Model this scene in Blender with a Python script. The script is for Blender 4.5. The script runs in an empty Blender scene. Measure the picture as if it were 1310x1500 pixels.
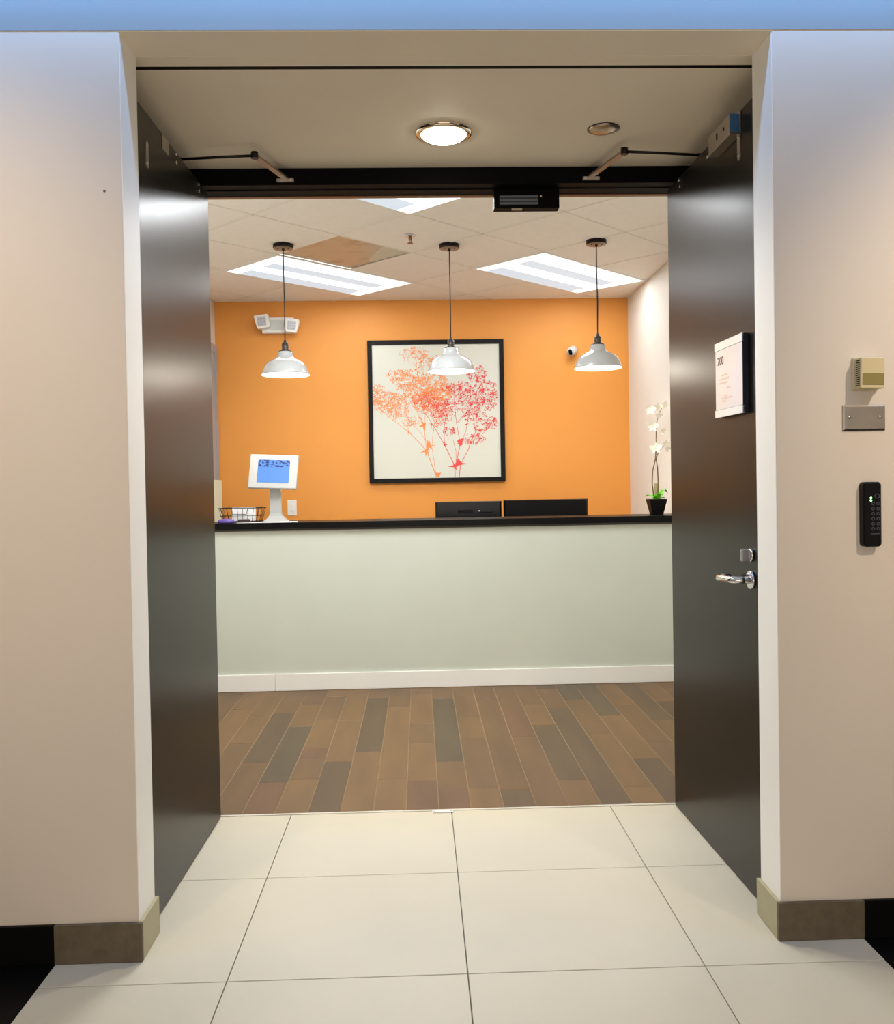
import bpy, bmesh, math, random
from mathutils import Vector, Matrix
random.seed(7)
SC = bpy.context.scene
COL = SC.collection
PI = math.pi

# ------------------------------------------------------------------ camera
def set_camera():
    cx, cy, cz, yaw, pitch, roll, f, py = (0.06569, -2.43723, 1.24962, 0.03026, -0.01711, -0.01688, 1340.92067, 733.08563)
    fw = Vector((math.sin(yaw) * math.cos(pitch), math.cos(yaw) * math.cos(pitch), math.sin(pitch)))
    r = Vector((math.cos(yaw), -math.sin(yaw), 0.0))
    u = r.cross(fw)
    r2 = r * math.cos(roll) + u * math.sin(roll)
    u2 = u * math.cos(roll) - r * math.sin(roll)
    cd = bpy.data.cameras.new('camera')
    cd.lens = f / 1500.0 * 36.0
    cd.sensor_width = 36.0
    cd.sensor_fit = 'AUTO'
    cd.shift_y = (py - 750.0) / 1500.0
    cd.clip_start = 0.02
    cam = bpy.data.objects.new('camera', cd)
    COL.objects.link(cam)
    m = Matrix((r2, u2, -fw)).transposed().to_4x4()
    m.translation = Vector((cx, cy, cz))
    cam.matrix_world = m
    SC.camera = cam
set_camera()

# ------------------------------------------------------------------ world, exposure, large lights
SC.view_settings.view_transform = 'Standard'
SC.view_settings.look = 'None'
SC.view_settings.exposure = 1.0
SC.view_settings.gamma = 1.0
SC.view_settings.use_curve_mapping = False
w = bpy.data.worlds.new('world')
w.use_nodes = True
w.node_tree.nodes['Background'].inputs[0].default_value = (0.55, 0.68, 0.9, 1)
w.node_tree.nodes['Background'].inputs[1].default_value = 0.25
SC.world = w

def light(name, typ, loc, energy, color, rot=(0, 0, 0), **kw):
    d = bpy.data.lights.new(name, typ)
    d.energy = energy
    d.color = color
    for k, v in kw.items():
        setattr(d, k, v)
    o = bpy.data.objects.new(name, d)
    o.location = loc
    o.rotation_euler = rot
    COL.objects.link(o)
    return o

# added soft warm fill from behind the camera; no window stands there
light('lobby_fill', 'AREA', (0.2, -4.55, 1.05), 30, (1.0, 0.90, 0.80), (math.radians(90), 0, 0), shape='RECTANGLE', size=4.2, size_y=1.5)
# cool LED cove along the lobby ceiling, grazing the top of the wall
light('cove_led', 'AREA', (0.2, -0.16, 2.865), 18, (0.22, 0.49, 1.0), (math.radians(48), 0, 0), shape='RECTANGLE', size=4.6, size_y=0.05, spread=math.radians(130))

# ------------------------------------------------------------------ materials
MATS = {}
def mat(name, color, rough=0.6, metal=0.0, spec=0.5, bump=0.0, bscale=60.0, var=0.0, vscale=3.0, stretch=(1, 1, 1),
        emit=None, estr=0.0, objcolor=False, trans=0.0, coat=0.0):
    if name in MATS:
        return MATS[name]
    m = bpy.data.materials.new(name)
    m.use_nodes = True
    nt = m.node_tree
    b = nt.nodes['Principled BSDF']
    L = nt.links
    b.inputs['Base Color'].default_value = (*color, 1)
    b.inputs['Roughness'].default_value = rough
    b.inputs['Metallic'].default_value = metal
    b.inputs['Specular IOR Level'].default_value = spec
    b.inputs['Transmission Weight'].default_value = trans
    b.inputs['Coat Weight'].default_value = coat
    if emit:
        b.inputs['Emission Color'].default_value = (*emit, 1)
        b.inputs['Emission Strength'].default_value = estr
    tc = nt.nodes.new('ShaderNodeTexCoord')
    mp = nt.nodes.new('ShaderNodeMapping')
    mp.inputs['Scale'].default_value = stretch
    L.new(tc.outputs['Object'], mp.inputs['Vector'])
    src = None
    if objcolor:
        oi = nt.nodes.new('ShaderNodeObjectInfo')
        src = oi.outputs['Color']
    # colour variation: multiply base by a noise ramp around 1
    n = nt.nodes.new('ShaderNodeTexNoise')
    n.inputs['Scale'].default_value = vscale
    n.inputs['Detail'].default_value = 5
    L.new(mp.outputs[0], n.inputs['Vector'])
    mr = nt.nodes.new('ShaderNodeMapRange')
    mr.inputs['From Min'].default_value = 0.3
    mr.inputs['From Max'].default_value = 0.7
    mr.inputs['To Min'].default_value = 1 - var
    mr.inputs['To Max'].default_value = 1 + var
    L.new(n.outputs['Fac'], mr.inputs['Value'])
    mx = nt.nodes.new('ShaderNodeVectorMath')
    mx.operation = 'SCALE'
    mx.inputs[0].default_value = color
    if src:
        L.new(src, mx.inputs[0])
    L.new(mr.outputs[0], mx.inputs['Scale'])
    if var > 0 or objcolor:
        L.new(mx.outputs[0], b.inputs['Base Color'])
    if bump > 0:
        n2 = nt.nodes.new('ShaderNodeTexNoise')
        n2.inputs['Scale'].default_value = bscale
        n2.inputs['Detail'].default_value = 3
        L.new(mp.outputs[0], n2.inputs['Vector'])
        bp = nt.nodes.new('ShaderNodeBump')
        bp.inputs['Strength'].default_value = bump
        bp.inputs['Distance'].default_value = 0.002
        L.new(n2.outputs['Fac'], bp.inputs['Height'])
        L.new(bp.outputs[0], b.inputs['Normal'])
    MATS[name] = m
    return m

WALL = mat('wall_paint', (0.66, 0.585, 0.50), 0.6, spec=0.3, bump=0.06, bscale=220, var=0.025, vscale=1.4)
JAMB = mat('lightened_reveal', (0.91, 0.89, 0.83), 0.5, spec=0.35, var=0.015)  # lighter than the wall: lamp light on the reveal put into colour
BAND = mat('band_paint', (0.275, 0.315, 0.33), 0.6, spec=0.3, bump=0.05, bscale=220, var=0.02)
SOFFIT = mat('soffit_paint', (0.84, 0.75, 0.60), 0.6, spec=0.3, bump=0.05, bscale=200, var=0.03, vscale=2)
CREAM = mat('reception_wall_paint', (0.77, 0.75, 0.69), 0.6, spec=0.3, bump=0.05, bscale=200, var=0.015)
ORANGE = mat('orange_paint', (0.84, 0.345, 0.065), 0.5, spec=0.4, bump=0.05, bscale=180, var=0.02, vscale=1.2)
SAGE = mat('sage_panel_paint', (0.61, 0.65, 0.565), 0.5, spec=0.4, bump=0.04, bscale=160, var=0.02)
WHITEP = mat('white_trim_paint', (0.90, 0.90, 0.86), 0.35, spec=0.5, var=0.015)
TILE = mat('beige_porcelain', (0.585, 0.535, 0.41), 0.42, spec=0.45, bump=0.03, bscale=90, var=0.035, vscale=2.2)
GROUT = mat('grey_grout', (0.13, 0.11, 0.085), 0.9)
BLACKT = mat('black_porcelain', (0.0015, 0.0015, 0.0015), 0.5, spec=0.12, var=0.2)
BASESHADE = mat('shaded_base_tile', (0.115, 0.09, 0.058), 0.5, spec=0.3, bump=0.1, bscale=260, var=0.15, vscale=40)  # shade on the front base tiles put into the colour
BASELIT = mat('lit_base_tile', (0.40, 0.36, 0.22), 0.45, spec=0.4, var=0.06, vscale=10)  # same base tile in its lit tone, for the returns
DOORW = mat('espresso_veneer', (0.007, 0.0055, 0.0035), 0.28, spec=0.24, bump=0.05, bscale=40, var=0.25, vscale=7, stretch=(1, 1, 0.12))
def varnish():
    nt = DOORW.node_tree; b = nt.nodes['Principled BSDF']
    c = nt.nodes.new('ShaderNodeCombineXYZ'); c.inputs[2].default_value = 1.0
    b.inputs['Anisotropic'].default_value = 0.0
varnish()
FRAMEB = mat('black_frame_paint', (0.0022, 0.002, 0.002), 0.55, spec=0.06)
BOUNCE = mat('painted_orange_bounce', (0.24, 0.105, 0.04), 0.5, var=0.15, vscale=12, stretch=(0.2, 1, 1))  # orange light on the dark frame, put into a brown colour
WOOD = mat('floor_plank_wood', (0.2, 0.14, 0.09), 0.42, spec=0.34, bump=0.06, bscale=30, var=0.16, vscale=9, stretch=(1, 0.16, 1), objcolor=True)
SUBFL = mat('plank_joint_filler', (0.24, 0.165, 0.085), 0.8)
CTILE = mat('acoustic_ceiling_tile', (0.93, 0.905, 0.84), 0.95, spec=0.1, bump=0.25, bscale=160, var=0.02, vscale=30)
TBAR = mat('cream_grid_bar', (0.86, 0.83, 0.75), 0.6, spec=0.3)
STEEL = mat('brushed_steel', (0.46, 0.42, 0.37), 0.32, metal=1.0, var=0.06, vscale=30, stretch=(1, 20, 1))
CHROME = mat('satin_chrome', (0.72, 0.72, 0.74), 0.16, metal=1.0)
BRONZE = mat('dark_bronze', (0.010, 0.007, 0.006), 0.4, metal=0.2, spec=0.3)
PEWTER = mat('pewter_socket', (0.09, 0.085, 0.08), 0.35, metal=0.8)
ENAMEL = mat('grey_white_enamel', (0.44, 0.46, 0.46), 0.18, spec=0.6, coat=0.4)
ENAMELIN = mat('white_enamel_lining', (0.9, 0.89, 0.86), 0.4, emit=(1.0, 0.95, 0.86), estr=0.0)
CORD = mat('black_fabric_cord', (0.012, 0.009, 0.008), 0.7)
BLACKP = mat('black_plastic', (0.002, 0.002, 0.0025), 0.4, spec=0.18)
DGREY = mat('dark_grey_plastic', (0.035, 0.04, 0.045), 0.45, spec=0.4)
KEYM = mat('grey_key_print', (0.05, 0.055, 0.075), 0.5)
MONB = mat('monitor_back_plastic', (0.005, 0.006, 0.0065), 0.25, spec=0.24)
KIOSK = mat('white_kiosk_enamel', (0.43, 0.44, 0.43), 0.4, spec=0.3)
WHITEPL = mat('white_plastic', (0.64, 0.65, 0.65), 0.4, spec=0.5)
IVORY = mat('ivory_plastic', (0.60, 0.51, 0.30), 0.45, spec=0.4, var=0.03)
IVORYD = mat('smoked_ivory_lens', (0.26, 0.21, 0.075), 0.3, spec=0.5)
BLACKTOP = mat('black_laminate_top', (0.0015, 0.0015, 0.0016), 0.35, spec=0.15, var=0.2, vscale=60)
TRIMG = mat('dark_taupe_trim', (0.045, 0.038, 0.028), 0.5)
CANVAS = mat('cream_print_paper', (0.72, 0.73, 0.64), 0.55, spec=0.3)
INKO = mat('orange_ink', (0.92, 0.30, 0.10), 0.6, spec=0.2)
INKR = mat('red_ink', (0.84, 0.09, 0.085), 0.6, spec=0.2)
INKC = mat('coral_ink', (0.88, 0.15, 0.07), 0.6, spec=0.2)
FRAMEW = mat('black_picture_frame', (0.003, 0.0022, 0.002), 0.45, spec=0.2, var=0.2, vscale=30)
SIGNF = mat('white_sign_film', (0.80, 0.72, 0.70), 0.4, spec=0.4)
SIGNW = mat('white_sign_rail', (0.84, 0.83, 0.80), 0.35, spec=0.5)
SIGNB = mat('navy_sign_edge', (0.006, 0.008, 0.016), 0.4)
SIGNT = mat('maroon_lettering', (0.12, 0.03, 0.02), 0.6)
SIGNP = mat('peach_lettering', (0.75, 0.58, 0.50), 0.6)
BLUEL = mat('blue_label', (0.035, 0.12, 0.27), 0.5)
GREEN = mat('orchid_leaf_green', (0.15, 0.60, 0.02), 0.35, spec=0.5, var=0.2, vscale=20)
STEM = mat('orchid_stem_brown', (0.16, 0.10, 0.04), 0.6)
PETAL = mat('white_petal', (0.86, 0.83, 0.72), 0.55, spec=0.3)
YELLOW = mat('yellow_petal_throat', (0.75, 0.62, 0.14), 0.5)
POT = mat('black_pot', (0.002, 0.002, 0.002), 0.5, spec=0.2)
MOSS = mat('pot_moss', (0.12, 0.12, 0.05), 0.9)
PAPER = mat('white_paper', (0.85, 0.84, 0.84), 0.6)
PURPLE = mat('purple_pouch', (0.10, 0.055, 0.30), 0.5)
MAROON = mat('dark_maroon_case', (0.03, 0.008, 0.01), 0.4)
WIRE = mat('black_wire', (0.012, 0.01, 0.009), 0.4, metal=0.3)
GREYD = mat('grey_door_paint', (0.36, 0.36, 0.38), 0.45)
PALEG = mat('pale_green_cabinet', (0.56, 0.60, 0.48), 0.5)
THRESH = mat('pale_transition_strip', (0.58, 0.55, 0.47), 0.45)
LEDG = mat('green_led', (0.1, 0.9, 0.2), 0.4, emit=(0.30, 1.0, 0.25), estr=3.0)
GLASSY = mat('smoke_dark_glass', (0.01, 0.01, 0.01), 0.1, spec=0.6)
TUBE = mat('lit_tube_lens', (0.8, 0.8, 0.8), 0.5, emit=(0.97, 0.985, 1.0), estr=0.62)
LENS = mat('prismatic_lens', (0.3, 0.35, 0.4), 0.5, emit=(0.74, 0.88, 1.0), estr=0.34)
LAMPE = mat('lit_downlight_lens', (1, 1, 1), 0.5, emit=(1.0, 0.93, 0.80), estr=9.0)
BULB = mat('lit_bulb', (1, 1, 1), 0.5, emit=(1.0, 0.93, 0.82), estr=14.0)
LOBC = mat('lobby_ceiling_paint', (0.75, 0.75, 0.75), 0.7)
COPPER = mat('polished_lamp_trim', (0.86, 0.74, 0.60), 0.12, metal=1.0)
HOLE = mat('screw_hole_dark', (0.12, 0.09, 0.07), 0.8)

def stain_material():
    m = bpy.data.materials.new('stained_ceiling_panel')
    m.use_nodes = True
    nt = m.node_tree
    b = nt.nodes['Principled BSDF']
    tc = nt.nodes.new('ShaderNodeTexCoord')
    n = nt.nodes.new('ShaderNodeTexNoise')
    n.inputs['Scale'].default_value = 5.0
    n.inputs['Detail'].default_value = 6
    n.inputs['Distortion'].default_value = 1.2
    nt.links.new(tc.outputs['Object'], n.inputs['Vector'])
    r = nt.nodes.new('ShaderNodeValToRGB')
    r.color_ramp.elements[0].position = 0.30
    r.color_ramp.elements[0].color = (0.33, 0.25, 0.165, 1)
    r.color_ramp.elements[1].position = 0.48
    r.color_ramp.elements[1].color = (0.53, 0.45, 0.34, 1)
    nt.links.new(n.outputs['Fac'], r.inputs['Fac'])
    nt.links.new(r.outputs[0], b.inputs['Base Color'])
    b.inputs['Roughness'].default_value = 0.35
    return m
STAIN = stain_material()

def screen_material():
    m = bpy.data.materials.new('lit_blue_screen')
    m.use_nodes = True
    nt = m.node_tree
    L = nt.links
    b = nt.nodes['Principled BSDF']
    b.inputs['Base Color'].default_value = (0.01, 0.01, 0.02, 1)
    b.inputs['Roughness'].default_value = 0.25
    tc = nt.nodes.new('ShaderNodeTexCoord')
    sp = nt.nodes.new('ShaderNodeSeparateXYZ')
    L.new(tc.outputs['Generated'], sp.inputs[0])
    mp = nt.nodes.new('ShaderNodeMapping')
    mp.inputs['Scale'].default_value = (7, 1, 9)
    L.new(tc.outputs['Generated'], mp.inputs[0])
    n = nt.nodes.new('ShaderNodeTexNoise')
    n.inputs['Scale'].default_value = 1.3
    n.inputs['Detail'].default_value = 2
    L.new(mp.outputs[0], n.inputs['Vector'])
    gt = nt.nodes.new('ShaderNodeMath'); gt.operation = 'GREATER_THAN'; gt.inputs[1].default_value = 0.52
    L.new(n.outputs['Fac'], gt.inputs[0])
    top = nt.nodes.new('ShaderNodeMath'); top.operation = 'GREATER_THAN'; top.inputs[1].default_value = 0.69
    L.new(sp.outputs['Z'], top.inputs[0])
    mul = nt.nodes.new('ShaderNodeMath'); mul.operation = 'MULTIPLY'
    L.new(gt.outputs[0], mul.inputs[0]); L.new(top.outputs[0], mul.inputs[1])
    mix = nt.nodes.new('ShaderNodeMix'); mix.data_type = 'RGBA'
    mix.inputs[6].default_value = (0.13, 0.37, 0.95, 1)
    mix.inputs[7].default_value = (0.012, 0.06, 0.27, 1)
    L.new(mul.outputs[0], mix.inputs[0])
    L.new(mix.outputs[2], b.inputs['Emission Color'])
    b.inputs['Emission Strength'].default_value = 0.5
    return m
SCREEN = screen_material()

# ------------------------------------------------------------------ mesh helpers
class MB:
    """Collects shapes and links them as ONE mesh object."""
    def __init__(self):
        self.v = []; self.f = []; self.smooth = []
    def add(self, verts, faces, smooth=False):
        o = len(self.v)
        self.v += [tuple(p) for p in verts]
        self.f += [tuple(i + o for i in fc) for fc in faces]
        self.smooth += [smooth] * len(faces)
        return self
    def box(self, x0, x1, y0, y1, z0, z1, ch=0.0):
        if ch <= 0:
            v = [(x, y, z) for z in (z0, z1) for y in (y0, y1) for x in (x0, x1)]
            f = [(0, 2, 3, 1), (4, 5, 7, 6), (0, 1, 5, 4), (2, 6, 7, 3), (0, 4, 6, 2), (1, 3, 7, 5)]
            return self.add(v, f)
        bm = bmesh.new()
        bmesh.ops.create_cube(bm, size=1.0)
        for q in bm.verts:
            q.co = Vector(((x0 + x1) / 2 + q.co.x * (x1 - x0), (y0 + y1) / 2 + q.co.y * (y1 - y0), (z0 + z1) / 2 + q.co.z * (z1 - z0)))
        bmesh.ops.bevel(bm, geom=bm.edges[:], offset=ch, segments=2, affect='EDGES', profile=0.5)
        return self.bm(bm)
    def bm(self, bm, mtx=None, smooth=False):
        bm.verts.index_update()
        v = [(mtx @ q.co) if mtx else q.co.copy() for q in bm.verts]
        f = [[q.index for q in fc.verts] for fc in bm.faces]
        bm.free()
        return self.add(v, f, smooth)
    def cyl(self, a, b, r0, r1=None, n=16, smooth=True, cap=True):
        a = Vector(a); b = Vector(b); r1 = r0 if r1 is None else r1
        d = (b - a).normalized()
        s = Vector((0, 0, 1)) if abs(d.z) < 0.9 else Vector((1, 0, 0))
        p = d.cross(s).normalized(); q = d.cross(p)
        v = []
        for c, r in ((a, r0), (b, r1)):
            for k in range(n):
                t = 2 * PI * k / n
                v.append(c + p * math.cos(t) * r + q * math.sin(t) * r)
        f = [(k, (k + 1) % n, n + (k + 1) % n, n + k) for k in range(n)]
        self.add(v, f, smooth)
        if cap:
            o = len(self.v) - 2 * n
            self.f.append(tuple(o + k for k in reversed(range(n)))); self.smooth.append(False)
            self.f.append(tuple(o + n + k for k in range(n))); self.smooth.append(False)
        return self
    def tube(self, pts, r, n=8, smooth=True):
        pts = [Vector(p) for p in pts]
        rs = r if isinstance(r, (list, tuple)) else [r] * len(pts)
        v = []; f = []
        prev = None
        for i, p in enumerate(pts):
            d = (pts[min(i + 1, len(pts) - 1)] - pts[max(i - 1, 0)]).normalized()
            if prev is None:
                s = Vector((0, 0, 1)) if abs(d.z) < 0.9 else Vector((1, 0, 0))
                a = d.cross(s).normalized()
            else:
                a = (prev - d * prev.dot(d)).normalized()
            prev = a
            c = d.cross(a)
            for k in range(n):
                t = 2 * PI * k / n
                v.append(p + (a * math.cos(t) + c * math.sin(t)) * rs[i])
        for i in range(len(pts) - 1):
            for k in range(n):
                f.append((i * n + k, i * n + (k + 1) % n, (i + 1) * n + (k + 1) % n, (i + 1) * n + k))
        f.append(tuple(reversed(range(n))))
        f.append(tuple((len(pts) - 1) * n + k for k in range(n)))
        return self.add(v, f, smooth)
    def lathe(self, prof, n=40, c=(0, 0, 0), smooth=True, closed=False):
        v = []; f = []
        for r, z in prof:
            for k in range(n):
                t = 2 * PI * k / n
                v.append((c[0] + r * math.cos(t), c[1] + r * math.sin(t), c[2] + z))
        m = len(prof)
        for i in range(m - 1 + (1 if closed else 0)):
            j = (i + 1) % m
            for k in range(n):
                f.append((i * n + k, i * n + (k + 1) % n, j * n + (k + 1) % n, j * n + k))
        if not closed:
            if prof[0][0] > 1e-6: f.append(tuple(reversed(range(n))))
            if prof[-1][0] > 1e-6: f.append(tuple((m - 1) * n + k for k in range(n)))
        return self.add(v, f, smooth)
    def prism(self, poly, axis, a, b):
        """poly: 2D points; extruded along axis from a to b."""
        n = len(poly)
        def P(p, t):
            return {'x': (t, p[0], p[1]), 'y': (p[0], t, p[1]), 'z': (p[0], p[1], t)}[axis]
        v = [P(p, a) for p in poly] + [P(p, b) for p in poly]
        f = [tuple(reversed(range(n))), tuple(n + k for k in range(n))]
        f += [(k, (k + 1) % n, n + (k + 1) % n, n + k) for k in range(n)]
        return self.add(v, f)
    def build(self, name, material, parent=None, matrix=None, loc=None):
        me = bpy.data.meshes.new(name)
        me.from_pydata([tuple(p) for p in self.v], [], self.f)
        for p, s in zip(me.polygons, self.smooth):
            p.use_smooth = s
        bm = bmesh.new(); bm.from_mesh(me)
        bmesh.ops.remove_doubles(bm, verts=bm.verts, dist=1e-6)
        bmesh.ops.recalc_face_normals(bm, faces=bm.faces)
        bm.to_mesh(me); bm.free()
        me.materials.append(material)
        o = bpy.data.objects.new(name, me)
        COL.objects.link(o)
        if parent: o.parent = parent
        if matrix is not None: o.matrix_local = matrix
        if loc is not None: o.location = loc
        return o

def tag(o, label, cat, group=None, kind=None):
    o['label'] = label; o['category'] = cat
    if group: o['group'] = group
    if kind: o['kind'] = kind
    return o
def empty(name, loc, label, cat, group=None, kind=None, rot=(0, 0, 0)):
    o = bpy.data.objects.new(name, None)
    o.empty_display_size = 0.05
    o.location = loc; o.rotation_euler = rot
    COL.objects.link(o)
    return tag(o, label, cat, group, kind)
def B(x0, x1, y0, y1, z0, z1, ch=0.0):
    return MB().box(x0, x1, y0, y1, z0, z1, ch)
def copy_tree(o, parent=None):
    c = o.copy(); COL.objects.link(c); c.parent = parent
    for ch in list(o.children): copy_tree(ch, c)
    return c
def text_mesh(name, body, size, material, parent, matrix, extrude=0.0004):
    cu = bpy.data.curves.new(name, 'FONT')
    cu.body = body; cu.size = size; cu.extrude = extrude
    cu.align_x = 'CENTER'; cu.align_y = 'CENTER'
    t = bpy.data.objects.new(name + '_tmp', cu)
    COL.objects.link(t)
    dg = bpy.context.evaluated_depsgraph_get(); dg.update()
    me = bpy.data.meshes.new_from_object(t.evaluated_get(dg))
    bpy.data.objects.remove(t); bpy.data.curves.remove(cu)
    me.name = name; me.materials.clear(); me.materials.append(material)
    o = bpy.data.objects.new(name, me); COL.objects.link(o)
    o.parent = parent; o.matrix_local = matrix
    return o
def clip(poly, x0, x1, y0, y1):
    def half(p, fn, inter):
        out = []
        for i in range(len(p)):
            a, b = p[i], p[(i + 1) % len(p)]
            if fn(a): out.append(a)
            if fn(a) != fn(b): out.append(inter(a, b))
        return out
    def ix(X): return lambda a, b: (X, a[1] + (b[1] - a[1]) * (X - a[0]) / (b[0] - a[0]))
    def iy(Y): return lambda a, b: (a[0] + (b[0] - a[0]) * (Y - a[1]) / (b[1] - a[1]), Y)
    for fn, it in ((lambda a: a[0] >= x0, ix(x0)), (lambda a: a[0] <= x1, ix(x1)), (lambda a: a[1] >= y0, iy(y0)), (lambda a: a[1] <= y1, iy(y1))):
        poly = half(poly, fn, it)
        if len(poly) < 3: return []
    return poly
def area(p):
    return abs(sum(p[i][0] * p[(i + 1) % len(p)][1] - p[(i + 1) % len(p)][0] * p[i][1] for i in range(len(p)))) / 2

# ------------------------------------------------------------------ dimensions
XL, XR, ZS = -0.6993, 1.0288, 2.4506        # opening in the lobby wall
WT = 0.14                                   # lobby wall thickness
T, T2, TT, X0 = 1.0525, 0.4906, 0.6125, 0.1688   # tile floor end, tile rows, tile pitch, tile column
YW = 1.10                                   # reception entry wall face
HC = 2.7506                                 # reception ceiling
RX0, RX1, RY1 = -1.560, 1.7967, 5.0228      # reception room
YC, ZC = 3.206, 1.036                       # counter front, counter top
LX0, LX1, LY0, LZ = -2.9, 3.2, -4.7, 2.90   # lobby
BXL, BXR = -0.918, 1.2525                   # edges of the beige floor strip

# ------------------------------------------------------------------ lobby shell
m = MB()
m.box(LX0, XL, 0, WT, 0, ZS); m.box(XR, LX1, 0, WT, 0, ZS)
wf = tag(m.build('wall_front', WALL), 'warm beige painted lobby wall around the wide doorway recess', 'wall', kind='structure')
for k_, (a_, b_) in enumerate(((XL, XL + 0.002), (XR - 0.002, XR))):
    tag(B(a_, b_, 0.0015, WT + 0.001, 0.104, ZS - 0.004).build('trim_%d' % (6 + k_), JAMB), 'added lining with painted brightness on the doorway reveal, %s side' % ('handleless door' if k_ == 0 else 'keypad'), 'trim', kind='structure')  # thin linings added to make the reveals look lit
MB().cyl((-0.7448, -0.0006, 2.034), (-0.7448, 0.004, 2.034), 0.0035, n=10).build('screw_hole', HOLE, wf)
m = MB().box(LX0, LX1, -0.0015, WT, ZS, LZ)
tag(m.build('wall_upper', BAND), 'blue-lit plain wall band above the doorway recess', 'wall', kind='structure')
tag(B(LX0, LX1, LY0, 0.0, LZ, LZ + 0.1).build('ceiling_lobby', LOBC), 'plain painted ceiling over the lobby', 'ceiling', kind='structure')
tag(B(LX0 - 0.1, LX0, LY0, WT, 0, LZ).build('wall_lobby_left', WALL), 'plain beige lobby wall at the far left side', 'wall', kind='structure')
tag(B(LX1, LX1 + 0.1, LY0, WT, 0, LZ).build('wall_lobby_right', WALL), 'plain beige lobby wall at the far right side', 'wall', kind='structure')
tag(B(LX0, LX1, LY0 - 0.1, LY0, 0, LZ).build('wall_lobby_rear', WALL), 'plain beige lobby wall opposite the doorway recess', 'wall', kind='structure')

# alcove behind the opening
AX0, AX1 = -0.83, 1.16
tag(B(AX0 - 0.1, AX0, WT, YW, 0, ZS + 0.05).build('wall_alcove_left', WALL), 'beige side wall of the recess behind the left door leaf', 'wall', kind='structure')
tag(B(AX1, AX1 + 0.1, WT, YW, 0, ZS + 0.05).build('wall_alcove_right', WALL), 'beige side wall of the recess behind the right door leaf', 'wall', kind='structure')
tag(B(AX0, AX1, 0.2245, YW, ZS - 0.001, ZS + 0.08).build('ceiling_alcove', SOFFIT), 'taupe painted ceiling of the doorway recess', 'ceiling', kind='structure')
tag(B(AX0, AX1, WT, 0.1975, ZS - 0.004, ZS + 0.08).build('trim_1', SOFFIT), 'narrow beige strip along the front edge of the recess ceiling', 'trim', kind='structure')
tag(B(AX0, AX1, 0.1975, 0.2245, ZS - 0.0006, ZS + 0.08).build('trim_2', FRAMEB), 'flush black strip painted as the dark gap across the recess ceiling', 'trim', kind='structure')  # black surface stands for the shade inside a recessed gap
tag(B(XL + 0.0005, XR - 0.0005, 0.0, WT, ZS - 0.0035, ZS + 0.001).build('trim_3', SOFFIT), 'beige underside of the doorway head', 'trim', kind='structure')

# ------------------------------------------------------------------ tile floor
fl = tag(B(LX0, LX1, LY0, T, -0.06, -0.005).build('floor', GROUT), 'large beige square floor tiles with dark joints and black borders', 'floor', kind='structure')
def tile_mesh(m, x0, x1, y0, y1, top=0.0, g=0.0013, ch=0.0012):
    x0 += g; x1 -= g; y0 += g; y1 -= g
    v = [(x0, y0, top - 0.006), (x1, y0, top - 0.006), (x1, y1, top - 0.006), (x0, y1, top - 0.006),
         (x0, y0, top - ch), (x1, y0, top - ch), (x1, y1, top - ch), (x0, y1, top - ch),
         (x0 + ch, y0 + ch, top), (x1 - ch, y0 + ch, top), (x1 - ch, y1 - ch, top), (x0 + ch, y1 - ch, top)]
    f = [(3, 2, 1, 0), (8, 9, 10, 11)]
    for a, b in ((0, 4), (4, 8)):
        f += [(a + k, a + (k + 1) % 4, b + (k + 1) % 4, b + k) for k in range(4)]
    return m.add(v, f)
rows = [T, T2]
while rows[-1] > LY0: rows.append(max(rows[-1] - TT, LY0))
cols = [BXL, X0 - TT, X0, X0 + TT, BXR]
for r in range(len(rows) - 1):
    y1, y0 = rows[r], rows[r + 1]
    for c in range(4):
        x0, x1 = cols[c], cols[c + 1]
        if y0 >= 0:
            x0, x1 = max(x0, AX0), min(x1, AX1)
        if y0 < 0 < y1 and c in (0, 3):      # notched round the wall end
            if c == 0: tile_mesh(MB(), x0, x1, y0, y1).build('tile', TILE, fl)
            else: tile_mesh(MB(), x0, x1, y0, y1).build('tile', TILE, fl)
            continue
        tile_mesh(MB(), x0, x1, y0, y1).build('tile', TILE, fl)
yy = 0.0
while yy > -2.4:
    for s, xs in ((-1, (BXL, BXL - TT, BXL - 2 * TT)), (1, (BXR, BXR + TT, BXR + 2 * TT))):
        for k in range(2):
            a, b = sorted((xs[k], xs[k + 1]))
            tile_mesh(MB(), a, b, yy - TT, yy).build('black_tile', BLACKT, fl)
    yy -= TT

# base tiles along the wall, shade painted into the darker front pieces
for s, xe, xb in ((-1, XL, BXL), (1, XR, BXR)):
    side = 'left' if s < 0 else 'right'
    e = empty('baseboard_' + side, (xe, 0, 0), 'tile skirting round the %s wall end, front coloured as shaded, then black' % side, 'baseboard', kind='structure')
    inn = xe - s * 0.012
    def loc(bb): return bb.build
    a, b = sorted((inn - xe, xb - xe))
    B(a, b, -0.0125, -0.0005, 0.001, 0.104, 0.0012).build('base_tile', BASESHADE, e)
    a, b = sorted((inn - xe, 0))
    B(a, b, -0.0003, WT + 0.01, 0.001, 0.1045, 0.0012).build('base_tile', BASELIT, e)
    for k in range(2):
        a, b = sorted((xb + s * (k * TT + 0.001) - xe, xb + s * ((k + 1) * TT) - xe))
        B(a, b, -0.0125, -0.0005, 0.001, 0.104, 0.0012).build('base_tile', BLACKT, e)

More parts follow.
